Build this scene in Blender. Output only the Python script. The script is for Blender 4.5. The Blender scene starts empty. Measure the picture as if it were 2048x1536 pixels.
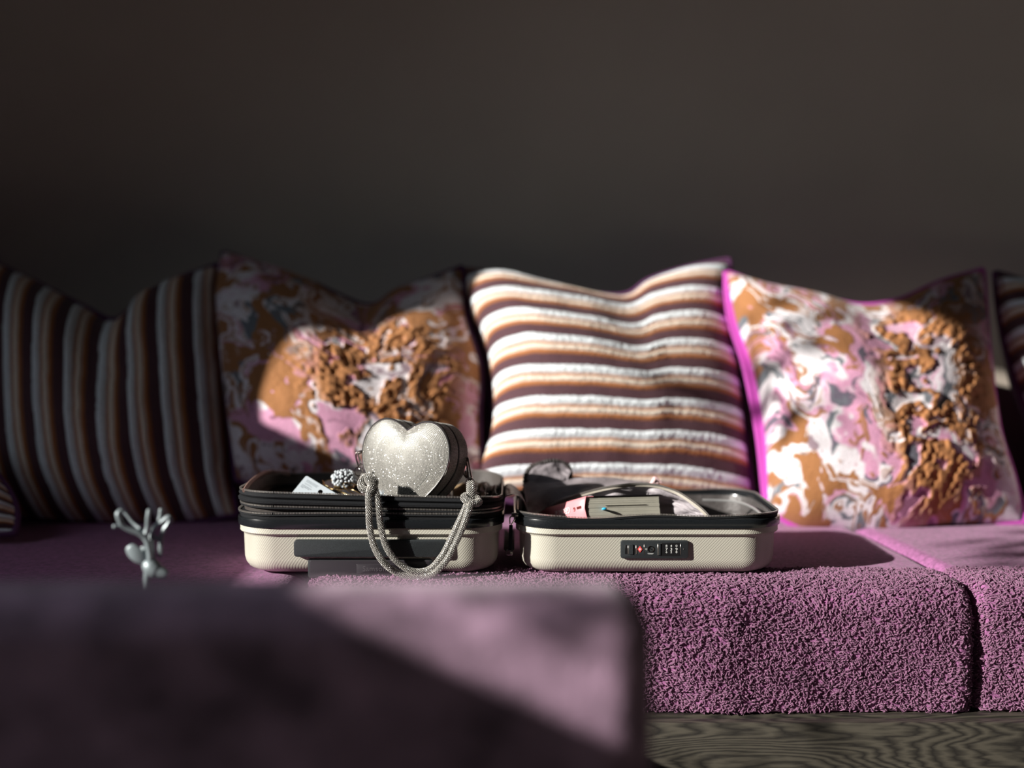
import bpy, bmesh, math, random
import numpy as np
from mathutils import Vector, Matrix
from mathutils.geometry import tessellate_polygon
random.seed(7); rng = np.random.default_rng(7)
S = bpy.context.scene; COL = S.collection
PI = math.pi

# ---------------------------------------------------------------- camera
FPX = 2720.0; CAMZ = 0.825; PITCH = math.radians(3.34)
cam_d = bpy.data.cameras.new('camera'); cam = bpy.data.objects.new('camera', cam_d); COL.objects.link(cam)
cam_d.sensor_width = 36; cam_d.lens = FPX / 2048 * 36; cam_d.clip_start = .05
cam.location = (0, 0, CAMZ); cam.rotation_euler = (PI/2 - PITCH, 0, 0)
cam_d.dof.use_dof = True; cam_d.dof.focus_distance = 1.905; cam_d.dof.aperture_fstop = 1.3
S.camera = cam

# ---------------------------------------------------------------- light
w = bpy.data.worlds.new('world'); S.world = w; w.use_nodes = True
bg = w.node_tree.nodes['Background']; bg.inputs[0].default_value = (.75, .85, 1, 1); bg.inputs[1].default_value = .006
SUN = Vector((2, 1, -.9)).normalized()
sd = bpy.data.lights.new('sun', 'SUN'); sd.energy = 7.8; sd.angle = math.radians(.5); sd.color = (1, .95, .88)
so = bpy.data.objects.new('sun', sd); COL.objects.link(so); so.rotation_euler = SUN.to_track_quat('-Z', 'Y').to_euler()
ad = bpy.data.lights.new('window_daylight', 'AREA'); ad.shape = 'RECTANGLE'; ad.size = 1.2; ad.size_y = .8; ad.spread = math.radians(115); ad.energy = 4.6; ad.color = (.8, .9, 1)
ao = bpy.data.objects.new('window_daylight', ad); COL.objects.link(ao); ao.location = (-1.98, .93, 1.62); ao.rotation_euler = (0, math.radians(-48), 0)
S.view_settings.view_transform = 'Standard'; S.view_settings.look = 'None'
S.view_settings.exposure = 0.0; S.view_settings.gamma = 1; S.view_settings.use_curve_mapping = False

# ---------------------------------------------------------------- helpers
def P(px, py, Y):
    """point seen at pixel (2048x1536 frame) at distance Y"""
    u = (px - 1024) / FPX; v = (768 - py) / FPX
    c, s = math.cos(PITCH), math.sin(PITCH)
    d = Vector((u, c + v*s, -s + v*c)); t = Y / d.y
    return Vector((d.x*t, Y, CAMZ + d.z*t))

def link(o, parent=None):
    COL.objects.link(o)
    if parent is not None: o.parent = parent
    return o

def pymesh(name, verts, faces, m=None, parent=None, smooth=True):
    me = bpy.data.meshes.new(name)
    v = np.asarray(verts, dtype=np.float64)
    if isinstance(faces, np.ndarray):
        n, k = faces.shape
        me.vertices.add(len(v)); me.vertices.foreach_set('co', v.ravel())
        me.loops.add(n*k); me.loops.foreach_set('vertex_index', faces.ravel().astype(np.int32))
        me.polygons.add(n); me.polygons.foreach_set('loop_start', np.arange(0, n*k, k, dtype=np.int32))
        me.polygons.foreach_set('loop_total', np.full(n, k, dtype=np.int32)); me.update(calc_edges=True)
    else:
        me.from_pydata([tuple(p) for p in v], [], [tuple(int(i) for i in f) for f in faces]); me.update()
    if m: me.materials.append(m)
    me.polygons.foreach_set('use_smooth', np.full(len(me.polygons), smooth))
    return link(bpy.data.objects.new(name, me), parent)

def empty(name, loc=(0, 0, 0)):
    o = bpy.data.objects.new(name, None); o.empty_display_size = .02; COL.objects.link(o); o.location = loc
    return o
def keep(o, root):
    """parent without moving (root has only a location)"""
    o.parent = root; o.matrix_parent_inverse = Matrix.Translation(-root.location); return o
def tag(o, label=None, cat=None, group=None, kind=None):
    if label: o['label'] = label
    if cat: o['category'] = cat
    if group: o['group'] = group
    if kind: o['kind'] = kind
    return o

class MB:
    def __init__(s): s.v = []; s.f = []
    def add(s, v, f):
        n = len(s.v); s.v += [tuple(p) for p in v]; s.f += [tuple(i+n for i in q) for q in f]; return s
    def box(s, c, d, M=None, bev=0, seg=2):
        bm = bmesh.new(); bmesh.ops.create_cube(bm, size=1)
        for q in bm.verts: q.co = Vector((q.co.x*d[0], q.co.y*d[1], q.co.z*d[2]))
        if bev: bmesh.ops.bevel(bm, geom=bm.edges[:], offset=bev, segments=seg, profile=.5, affect='EDGES')
        if M is not None: bm.transform(M)
        bm.transform(Matrix.Translation(Vector(c))); bm.verts.index_update()
        s.add([q.co[:] for q in bm.verts], [[q.index for q in f.verts] for f in bm.faces]); bm.free(); return s
    def tube(s, pts, r, n=8, closed=False, caps=True):
        pts = [Vector(p) for p in pts]; N = len(pts); rs = r if hasattr(r, '__len__') else [r]*N
        up = None; base = len(s.v)
        for i, p in enumerate(pts):
            a = pts[(i-1) % N] if (closed or i) else pts[i]; b = pts[(i+1) % N] if (closed or i < N-1) else pts[i]
            t = (b-a).normalized()
            if up is None: up = t.orthogonal().normalized()
            up = (up - t*up.dot(t)).normalized(); q = t.cross(up)
            for k in range(n):
                an = 2*PI*k/n; s.v.append(tuple(p + (up*math.cos(an) + q*math.sin(an))*rs[i]))
        for i in range(N if closed else N-1):
            j = (i+1) % N
            for k in range(n): s.f.append((base+i*n+k, base+i*n+(k+1) % n, base+j*n+(k+1) % n, base+j*n+k))
        if caps and not closed:
            s.f.append(tuple(base+k for k in range(n))[::-1]); s.f.append(tuple(base+(N-1)*n+k for k in range(n)))
        return s
    def ball(s, c, r, n=8, sc=(1, 1, 1)):
        bm = bmesh.new(); bmesh.ops.create_uvsphere(bm, u_segments=n, v_segments=max(4, n*2//3), radius=r)
        bm.verts.index_update()
        s.add([(c[0]+q.co.x*sc[0], c[1]+q.co.y*sc[1], c[2]+q.co.z*sc[2]) for q in bm.verts], [[q.index for q in f.verts] for f in bm.faces]); bm.free(); return s
    def loft(s, rings, closed=True, cap0=False, cap1=False):
        n = len(rings[0]); base = len(s.v)
        for r in rings: s.v += [tuple(p) for p in r]
        for i in range(len(rings)-1):
            for k in range(n if closed else n-1):
                k2 = (k+1) % n; s.f.append((base+i*n+k, base+i*n+k2, base+(i+1)*n+k2, base+(i+1)*n+k))
        if cap0: s.f.append(tuple(base+k for k in range(n))[::-1])
        if cap1: s.f.append(tuple(base+(len(rings)-1)*n+k for k in range(n)))
        return s
    def build(s, name, m, parent=None, smooth=True, root=None):
        o = pymesh(name, s.v, s.f, m, None, smooth)
        if smooth:
            try: o.data.set_sharp_from_angle(angle=math.radians(40))
            except Exception: pass
        if parent is not None:
            o.parent = parent
            r = parent
            while r.parent: r = r.parent
            if parent is r: o.matrix_parent_inverse = Matrix.Translation(-r.location)
        return o

def spline(pts, n=8, closed=False):
    pts = [Vector(p) for p in pts]; N = len(pts); out = []
    for i in range(N if closed else N-1):
        g = lambda k: pts[k % N] if closed else pts[min(max(k, 0), N-1)]
        a, b, c, d = g(i-1), g(i), g(i+1), g(i+2)
        for k in range(n):
            t = k/n
            out.append(.5*((2*b) + (c-a)*t + (2*a-5*b+4*c-d)*t*t + (3*b-a-3*c+d)*t**3))
    if not closed: out.append(pts[-1])
    return out

# value noise
_T = rng.random((64, 64, 64))
def vn(x, y, z=0.0):
    x = np.asarray(x, float); y = np.asarray(y, float); z = np.asarray(z, float) + 0*x
    xi, yi, zi = np.floor(x).astype(int), np.floor(y).astype(int), np.floor(z).astype(int)
    fx, fy, fz = x-xi, y-yi, z-zi
    fx, fy, fz = [f*f*f*(f*(f*6-15)+10) for f in (fx, fy, fz)]
    g = lambda a, b, c: _T[(xi+a) & 63, (yi+b) & 63, (zi+c) & 63]
    l = lambda a, b, t: a+(b-a)*t
    return l(l(l(g(0,0,0), g(1,0,0), fx), l(g(0,1,0), g(1,1,0), fx), fy), l(l(g(0,0,1), g(1,0,1), fx), l(g(0,1,1), g(1,1,1), fx), fy), fz)*2-1
def fbm(x, y, z=0.0, o=4):
    s = 0; a = .5
    for i in range(o): s = s+a*vn(x*2**i+i*9.7, y*2**i+i*5.3, z+i*3.1); a *= .5
    return s

# ---------------------------------------------------------------- materials
def mat(name, col, rough=.6, metal=0, noise=None, bump=None, spec=None, coat=0, sheen=0, attr=None, emis=None):
    """noise=(scale, amount) colour variation; bump=(scale, strength, distance)"""
    m = bpy.data.materials.new(name); m.use_nodes = True; nt = m.node_tree; N = nt.nodes; L = nt.links
    b = N['Principled BSDF']; b.inputs['Base Color'].default_value = (*col, 1); b.inputs['Roughness'].default_value = rough
    b.inputs['Metallic'].default_value = metal
    if spec is not None: b.inputs['Specular IOR Level'].default_value = spec
    if coat: b.inputs['Coat Weight'].default_value = coat; b.inputs['Coat Roughness'].default_value = .12
    if sheen: b.inputs['Sheen Weight'].default_value = sheen; b.inputs['Sheen Roughness'].default_value = .4
    tc = N.new('ShaderNodeTexCoord')
    src = None
    if attr:
        a = N.new('ShaderNodeAttribute'); a.attribute_name = attr; src = a.outputs['Color']; L.new(src, b.inputs['Base Color'])
    if noise:
        t = N.new('ShaderNodeTexNoise'); t.inputs['Scale'].default_value = noise[0]; t.inputs['Detail'].default_value = 5
        L.new(tc.outputs['Object'], t.inputs['Vector'])
        r = N.new('ShaderNodeMapRange'); r.inputs[1].default_value = .3; r.inputs[2].default_value = .7
        r.inputs[3].default_value = 1-noise[1]; r.inputs[4].default_value = 1+noise[1]; L.new(t.outputs[0], r.inputs[0])
        x = N.new('ShaderNodeVectorMath'); x.operation = 'SCALE'; L.new(r.outputs[0], x.inputs['Scale'])
        if src: L.new(src, x.inputs[0])
        else: x.inputs[0].default_value = col
        L.new(x.outputs[0], b.inputs['Base Color'])
    if bump:
        t2 = N.new('ShaderNodeTexNoise'); t2.inputs['Scale'].default_value = bump[0]; t2.inputs['Detail'].default_value = 4
        L.new(tc.outputs['Object'], t2.inputs['Vector'])
        bp = N.new('ShaderNodeBump'); bp.inputs['Strength'].default_value = bump[1]; bp.inputs['Distance'].default_value = bump[2]
        L.new(t2.outputs[0], bp.inputs['Height']); L.new(bp.outputs[0], b.inputs['Normal'])
    return m

def shell_mat():
    m = mat('cream_polycarbonate', (.54, .525, .445), .38, spec=.5); nt = m.node_tree; N = nt.nodes; L = nt.links; b = N['Principled BSDF']
    tc = N.new('ShaderNodeTexCoord'); sp = N.new('ShaderNodeSeparateXYZ'); L.new(tc.outputs['Object'], sp.inputs[0])
    def mth(op, a, c=None):
        x = N.new('ShaderNodeMath'); x.operation = op
        for i, q in enumerate((a, c)):
            if q is None: continue
            if isinstance(q, (int, float)): x.inputs[i].default_value = q
            else: L.new(q, x.inputs[i])
        return x.outputs[0]
    xa = mth('ADD', sp.outputs[0], .004); sg = mth('MULTIPLY', mth('SIGN', mth('SUBTRACT', mth('ABSOLUTE', xa), .2)), mth('SIGN', xa))
    u = mth('ADD', sp.outputs[0], mth('MULTIPLY', mth('SUBTRACT', sp.outputs[1], 1.9), sg))
    A = mth('SINE', mth('MULTIPLY', mth('ADD', u, mth('MULTIPLY', sp.outputs[2], 1.25)), 2*PI/.0034))
    B = mth('SINE', mth('MULTIPLY', mth('SUBTRACT', u, mth('MULTIPLY', sp.outputs[2], .9)), 2*PI/.0042))
    h = mth('ADD', mth('MULTIPLY', A, 1.0), mth('MULTIPLY', B, .55))
    bp = N.new('ShaderNodeBump'); bp.inputs['Strength'].default_value = .8; bp.inputs['Distance'].default_value = .00013
    L.new(h, bp.inputs['Height']); L.new(bp.outputs[0], b.inputs['Normal'])
    return m

def wood_mat():
    m = mat('dark_oak', (.05, .045, .035), .45); nt = m.node_tree; N = nt.nodes; L = nt.links; b = N['Principled BSDF']
    tc = N.new('ShaderNodeTexCoord'); mp = N.new('ShaderNodeMapping'); mp.inputs['Scale'].default_value = (1.5, 10, 10); L.new(tc.outputs['Object'], mp.inputs[0])
    n1 = N.new('ShaderNodeTexNoise'); n1.inputs['Scale'].default_value = 1.1; n1.inputs['Detail'].default_value = 1.5; L.new(mp.outputs[0], n1.inputs['Vector'])
    mu = N.new('ShaderNodeMath'); mu.operation = 'MULTIPLY'; mu.inputs[1].default_value = 36; L.new(n1.outputs[0], mu.inputs[0])
    n2 = N.new('ShaderNodeTexNoise'); n2.inputs['Scale'].default_value = 12; n2.inputs['Detail'].default_value = 4; L.new(mp.outputs[0], n2.inputs['Vector'])
    ad_ = N.new('ShaderNodeMath'); ad_.operation = 'MULTIPLY_ADD'; ad_.inputs[1].default_value = 1.6; L.new(n2.outputs[0], ad_.inputs[0]); L.new(mu.outputs[0], ad_.inputs[2])
    fr = N.new('ShaderNodeMath'); fr.operation = 'PINGPONG'; fr.inputs[1].default_value = .5; L.new(ad_.outputs[0], fr.inputs[0])
    fib = N.new('ShaderNodeMapping'); fib.inputs['Scale'].default_value = (18, 260, 260); L.new(tc.outputs['Object'], fib.inputs[0])
    n3 = N.new('ShaderNodeTexNoise'); n3.inputs['Scale'].default_value = 1; n3.inputs['Detail'].default_value = 3; L.new(fib.outputs[0], n3.inputs['Vector'])
    mx = N.new('ShaderNodeMath'); mx.operation = 'MULTIPLY'; L.new(fr.outputs[0], mx.inputs[0]); L.new(n3.outputs[0], mx.inputs[1])
    cr = N.new('ShaderNodeValToRGB'); e = cr.color_ramp.elements; e[0].position = .0; e[0].color = (.018, .016, .014, 1); e[1].position = .22; e[1].color = (.075, .067, .052, 1)
    L.new(mx.outputs[0], cr.inputs[0]); L.new(cr.outputs[0], b.inputs['Base Color'])
    bp = N.new('ShaderNodeBump'); bp.inputs['Strength'].default_value = .5; bp.inputs['Distance'].default_value = .0008; L.new(mx.outputs[0], bp.inputs['Height']); L.new(bp.outputs[0], b.inputs['Normal'])
    return m

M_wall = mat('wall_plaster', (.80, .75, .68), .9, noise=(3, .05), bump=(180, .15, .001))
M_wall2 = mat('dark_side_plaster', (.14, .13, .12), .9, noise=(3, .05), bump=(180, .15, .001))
M_floor = mat('floor_boards', (.55, .50, .43), .6, noise=(6, .1), bump=(20, .1, .001))
M_white = mat('window_paint', (.45, .44, .42), .5, bump=(60, .05, .0005))
M_purple = mat('purple_chenille', (.31, .108, .255), .9, noise=(140, .35), bump=(260, .6, .003), sheen=.12)
M_tuft = mat('purple_yarn', (.245, .108, .195), .85, noise=(500, .45), sheen=.15)
M_purple2 = mat('dusky_purple_velour', (.30, .19, .27), .9, noise=(18, .5), bump=(120, .6, .003), sheen=.2)
M_wood = wood_mat()
M_shell = shell_mat()
M_rim = mat('black_glossy_plastic', (.012, .014, .016), .22, coat=.5, bump=(500, .06, .0003), noise=(900, .5))
M_blk = mat('black_satin_plastic', (.03, .035, .038), .42, bump=(700, .25, .0003), noise=(1500, .5))
M_div = mat('grey_divider_cloth', (.30, .27, .29), .45, noise=(14, .25), bump=(35, .7, .006))
M_lin3 = mat('dark_inner_cloth', (.05, .042, .038), .6, bump=(40, .5, .004))
M_blk2 = mat('smoky_recess_plastic', (.04, .035, .042), .35)
M_canvas = mat('black_canvas', (.011, .012, .014), .75, bump=(1400, .8, .0006), noise=(1200, .5), spec=.2)
M_teeth = mat('zipper_teeth', (.33, .31, .29), .35, metal=.6)
M_lin = mat('grey_lining', (.07, .063, .062), .45, noise=(14, .25), bump=(35, .7, .006))
M_lin2 = mat('brown_grey_satin', (.15, .125, .115), .4, noise=(30, .2), bump=(60, .5, .003))
M_silver = mat('silver_metal', (.75, .74, .72), .22, metal=1)
M_steel = mat('dark_nickel', (.42, .38, .36), .2, metal=1)
M_stone = mat('rhinestone', (.56, .54, .50), .26, metal=.15, noise=(900, .45), spec=.8)
M_base = mat('silver_mesh', (.13, .13, .12), .4, metal=.5)
M_pearl = mat('pearl', (.68, .74, .78), .15, coat=.6, noise=(200, .1))
M_gold = mat('gold_metal', (.85, .62, .3), .22, metal=1)
M_card = mat('grey_white_card', (.50, .56, .61), .6, bump=(300, .05, .0003))
M_ink = mat('printed_ink', (.16, .19, .22), .7)
M_garm = mat('dark_maroon_cloth', (.05, .022, .024), .85, bump=(90, .8, .004), noise=(40, .4))
M_page = mat('book_pages', (.62, .60, .50), .8, noise=(60, .06))
M_pink = mat('pink_cover', (.86, .30, .33), .45, noise=(50, .05))
M_bblack = mat('black_cover', (.015, .012, .014), .4)
M_wtext = mat('white_print', (.95, .80, .80), .5)
M_dtext = mat('dark_print', (.18, .04, .03), .5)
M_red = mat('red_badge', (.85, .10, .10), .35)
M_dig = mat('white_numerals', (.8, .82, .8), .4)
M_blue = mat('blue_bookmark', (.03, .45, .75), .3)
M_deer = mat('brushed_pewter', (.24, .285, .30), .42, metal=.25, noise=(30, .15))
M_magenta = mat('magenta_velvet', (.46, .055, .38), .8, bump=(300, .3, .001), sheen=.3)
M_plum = mat('plum_velvet', (.085, .02, .085), .85, bump=(300, .3, .001), sheen=.1)
M_vc = mat('printed_chenille', (1, 1, 1), .85, attr='pattern', bump=(420, .5, .003), noise=(300, .12), sheen=.1)
M_leaf = mat('leaf_green', (.06, .13, .03), .6, noise=(5, .2))
M_bark = mat('bark', (.08, .05, .03), .9, bump=(30, .6, .01))

# ---------------------------------------------------------------- setting
def slab(name, lo, hi, m):
    c = [(a+b)/2 for a, b in zip(lo, hi)]; d = [b-a for a, b in zip(lo, hi)]
    o = MB().box(c, d).build(name, m, smooth=False); o['kind'] = 'structure'; return o
slab('floor', (-2.1, -1.6, -.1), (2.4, 3.0, 0), M_floor)
slab('wall_back', (-2.1, 2.9, 0), (2.4, 3.0, 2.7), M_wall)
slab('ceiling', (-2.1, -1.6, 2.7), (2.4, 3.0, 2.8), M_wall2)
slab('baseboard_back', (-2.0, 2.88, 0), (2.4, 2.9, .1), M_wood)
# left wall with two window openings: A y .3-1.57 z 1.2-2.07 ; B y -1.2-.1 z 1.475-2.07
wl = MB()
def wb(y0, y1, z0, z1): wl.box((-2.05, (y0+y1)/2, (z0+z1)/2), (.1, y1-y0, z1-z0))
YA0, YA1, ZA0, ZA1 = .34, 1.57, 1.13, 2.10
YB0, YB1, ZB0, ZB1 = -1.2, .27, 1.39, 2.07
wb(-1.6, YB0, 0, 2.7); wb(YB0, YB1, 0, ZB0); wb(YB0, YB1, ZB1, 2.7); wb(YB1, YA0, 0, 2.7)
wb(YA0, YA1, 0, ZA0); wb(YA0, YA1, ZA1, 2.7); wb(YA1, 2.9, 0, 2.7); wb(1.27, YA1, 0, 1.33)  # last piece: unseen step added to keep sun off cushion and case interior
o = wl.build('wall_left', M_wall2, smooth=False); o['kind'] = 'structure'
def window(n, y0, y1, z0, z1):
    f = MB(); t = .03
    for a in (y0+t/2, y1-t/2): f.box((-2.05, a, (z0+z1)/2), (.05, t, z1-z0))
    for a in (z0+t/2, z1-t/2): f.box((-2.05, (y0+y1)/2, a), (.05, y1-y0, t))
    w_ = f.build('window_%d' % n, M_white, smooth=False); w_['kind'] = 'structure'
    MB().box((-1.97, (y0+y1)/2, z0-.012), (.12, y1-y0+.1, .024)).build('window_sill', M_white, w_, smooth=False)
    return w_
window(1, YA0, YA1, ZA0, ZA1); window(2, YB0, YB1, ZB0, ZB1)

# ---------------------------------------------------------------- sofa
def ring_profile(yf, yb, z0, z1, r, bulge, n=10):
    """closed YZ section, starting at the bottom front, going up, back, down"""
    pts = []
    for k in range(n*2): t = k/(n*2); pts.append((yf + bulge*(1-math.sin(PI*(.12+.38*t))), z0 + (z1-r-z0)*t))
    for k in range(n+1): a = PI/2*k/n; pts.append((yf+r-r*math.cos(a), z1-r+r*math.sin(a)))
    m = 40
    for k in range(1, m): t = k/m; pts.append((yf+r+(yb-yf-2*r)*t, z1+.006*math.sin(PI*t)))
    for k in range(n+1): a = PI/2*k/n; pts.append((yb-r+r*math.sin(a), z1-r+r*math.cos(a)))
    pts.append((yb, z0))
    return np.array(pts)
class Cushion:
    def __init__(s, x0, x1, yf, yb, z0, z1, r=.04, bulge=.012, er=.045, slant0=0, slant1=0, seed=0):
        s.p = ring_profile(yf, yb, z0, z1, r, bulge); s.x0, s.x1, s.er, s.yf, s.yb, s.z0, s.z1 = x0, x1, er, yf, yb, z0, z1
        s.s0, s.s1, s.seed = slant0, slant1, seed
        d = np.r_[0, np.cumsum(np.linalg.norm(np.diff(s.p, axis=0), axis=1))]; s.L = d[-1]; s.d = d
    def surf(s, x, l):
        """x in metres between x0,x1 ; l metres along section"""
        y = np.interp(l, s.d, s.p[:, 0]); z = np.interp(l, s.d, s.p[:, 1])
        e = np.minimum(x-s.x0, s.x1-x); q = np.clip((s.er-e)/s.er, 0, 1); ins = s.er*(1-np.sqrt(np.clip(1-q*q, 0, 1)))
        cy, cz = (s.yf+s.yb)/2, s.z0
        y = y + np.clip((cy-y)/.3, -1, 1)*ins; z = z - np.clip((z-cz)/.15, 0, 1)*ins*.8
        fr = np.exp(-((y-s.yf)/.06)**2)
        y = y + fr*(.004*fbm(x*9+s.seed, z*6+3, .5, 3)*2 + .022*fbm(x*6.5+z*3+s.seed, z*1.5, 4.5, 2))
        z = z + .003*fbm(x*6+s.seed, y*6, 2.5, 2)
        back = (y-s.yf)/(s.yb-s.yf)
        tl = (x-s.x0)/(s.x1-s.x0)
        x = x + back*(s.s0*(1-tl)+s.s1*tl)
        return np.stack([x, y, z], -1)
def build_cushion(C, name, m, parent=None, nx=120, ny=None):
    e = C.er; xs = np.unique(np.r_[C.x0+e*(1-np.cos(np.linspace(0, PI/2, 14))), np.linspace(C.x0+e, C.x1-e, nx), C.x1-e*(1-np.cos(np.linspace(0, PI/2, 14)))])
    ls = np.unique(np.r_[np.linspace(0, .3, 70), np.linspace(.3, C.L, 80)])
    X, Lm = np.meshgrid(xs, ls, indexing='ij'); V = C.surf(X, Lm); a, b = X.shape
    idx = np.arange(a*b).reshape(a, b)
    q = np.stack([idx[:-1, :-1], idx[1:, :-1], idx[1:, 1:], idx[:-1, 1:]], -1).reshape(-1, 4)
    faces = [tuple(f) for f in q]
    for i in range(a-1): faces.append((idx[i, -1], idx[i+1, -1], idx[i+1, 0], idx[i, 0]))
    faces.append(tuple(idx[0, :])); faces.append(tuple(idx[-1, ::-1]))
    o = pymesh(name, V.reshape(-1, 3), faces, m, parent); return o

def tufts(C, n, xr, lr, name, m, parent, ln=.0085, rad=.00105):
    x = rng.uniform(*xr, n); l = rng.uniform(*lr, n); e = 1e-3
    p = C.surf(x, l); tx = C.surf(x+e, l)-p; tl = C.surf(x, l+e)-p
    nn = np.cross(tl, tx); nn /= np.linalg.norm(nn, axis=1, keepdims=True)+1e-12
    flip = np.where((nn[:, 1] > 0) & (nn[:, 2] < .5), -1, 1)[:, None]; nn *= flip
    nn = np.where((nn[:, 2:3] < -.3), -nn, nn)
    tx /= np.linalg.norm(tx, axis=1, keepdims=True)+1e-12; tl = np.cross(nn, tx)
    a = rng.normal(0, .75, n) + 1.2*fbm(x*14, l*14, 7.7, 2)*2; flipd = rng.choice([-1, 1], n)
    d = tx*np.cos(a)[:, None]*flipd[:, None] + tl*np.sin(a)[:, None]
    L_ = ln*rng.uniform(.6, 1.3, n)[:, None]; R = rad*rng.uniform(.7, 1.3, n)[:, None]
    side = np.cross(nn, d)
    c0 = p - d*L_*.5; c1 = p + nn*R*rng.uniform(1.2, 3.6, n)[:, None] + side*L_*rng.normal(0, .12, n)[:, None]; c2 = p + d*L_*.5 + nn*R*.6
    V = []
    for c, rr in ((c0, .4), (c1, 1.0), (c2, .5)):
        for k in range(4):
            an = PI/2*k+PI/4; V.append(c + (side*math.cos(an)+nn*math.sin(an))*R*rr)
    V = np.stack(V, 1)  # n,12,3
    f = []
    for i in range(2):
        for k in range(4): f.append((i*4+k, i*4+(k+1) % 4, (i+1)*4+(k+1) % 4, (i+1)*4+k))
    f.append((8, 9, 10, 11))
    F = (np.array(f)[None] + (np.arange(n)*12)[:, None, None]).reshape(-1, 4)
    o = pymesh(name, V.reshape(-1, 3), F, m, parent); o['kind'] = 'stuff'; return o

Cm = Cushion(-.288, .640, 1.85, 2.69, .262, .438, slant0=0, slant1=-.10, er=.024, seed=1)
Cr = Cushion(.644, 1.62, 1.85, 2.69, .262, .440, slant0=-.10, slant1=0, er=.022, seed=5)
Cl = Cushion(-1.62, -.292, 1.14, 2.69, .262, .434, er=.04, seed=9)
c1 = build_cushion(Cm, 'seat_cushion', M_purple)
tag(c1, 'fuzzy purple seat cushion under the open case, with the whole sunlit front face', 'seat cushion', 'purple seat cushions')
tufts(Cm, 27000, (-.286, .638), (.0, .275), 'pile', M_tuft, c1)
c2 = build_cushion(Cr, 'seat_cushion', M_purple)
tag(c2, 'fuzzy purple seat cushion at the right edge, beyond the vertical seam', 'seat cushion', 'purple seat cushions')
tufts(Cr, 8500, (.645, .90), (.0, .275), 'pile', M_tuft, c2)
c3 = build_cushion(Cl, 'seat_cushion', M_purple)
tag(c3, 'shaded purple seat cushion on the left under the deer ornament', 'seat cushion', 'purple seat cushions')
# frame and backrest
sb = empty('sofa', (0, 2.2, 0)); tag(sb, 'low corner sofa on a dark oak base that carries the purple seat cushions', 'sofa')
MB().box((.66, 1.822, .17), (1.96, .022, .18), bev=.002).build('front_plank', M_wood, sb)
MB().box((0, 2.27, .245), (3.26, .85, .03), bev=.002).build('seat_deck', M_wood, sb)
MB().box((-.98, 1.47, .245), (1.3, .70, .03), bev=.002).build('side_deck', M_wood, sb)
for x, y in ((-1.5, 1.18), (-.4, 1.18), (-1.5, 2.6), (1.5, 2.6), (1.5, 1.9), (-.3, 2.6)):
    MB().box((x, y, .115), (.07, .07, .23), bev=.004).build('leg', M_wood, sb)
Cb = Cushion(-1.62, 1.62, 2.70, 2.87, .26, .69, r=.05, bulge=.01, er=.05, seed=11)
bc = build_cushion(Cb, 'backrest', mat('taupe_backrest', (.30, .26, .22), .9, bump=(200, .4, .002))); keep(bc, sb)
# foreground rounded back of a seat
fb = MB().box((-.645, 1.07, .301), (1.51, .11, .602), bev=.04, seg=8)
o = fb.build('sofa_side_panel', M_purple2); tag(o, 'blurred dusky purple upholstered panel filling the lower left foreground', 'sofa panel')

# ---------------------------------------------------------------- throw cushions
def resample(pts, n):
    pts = spline(pts, 10); a = np.array([p[:] for p in pts]); d = np.r_[0, np.cumsum(np.linalg.norm(np.diff(a, axis=0), axis=1))]
    t = np.linspace(0, d[-1], n); return np.stack([np.interp(t, d, a[:, i]) for i in range(3)], -1)
STR = [(0, .27, (.80, .86, .90), 1.0), (.27, .36, (.42, .17, .07), .45), (.36, .52, (.82, .73, .62), .8), (.52, .66, (.40, .15, .05), .5), (.66, 1.0, (.085, .035, .045), .12)]
def stripe(t, x):
    t = (t + .03*fbm(x*3, t*2, 1.3, 2)) % 1.0; col = np.zeros(t.shape+(3,)); h = np.zeros(t.shape)
    for a, b, c, hh in STR:
        m = np.clip(np.minimum((t-a), (b-t))/.03+.5, 0, 1); col += m[..., None]*np.array(c); 
        q = np.clip((t-a)/(b-a), 0, 1); h += np.where((t >= a) & (t < b), hh*np.sin(PI*q)**.6, 0)
    return col, h
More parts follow.
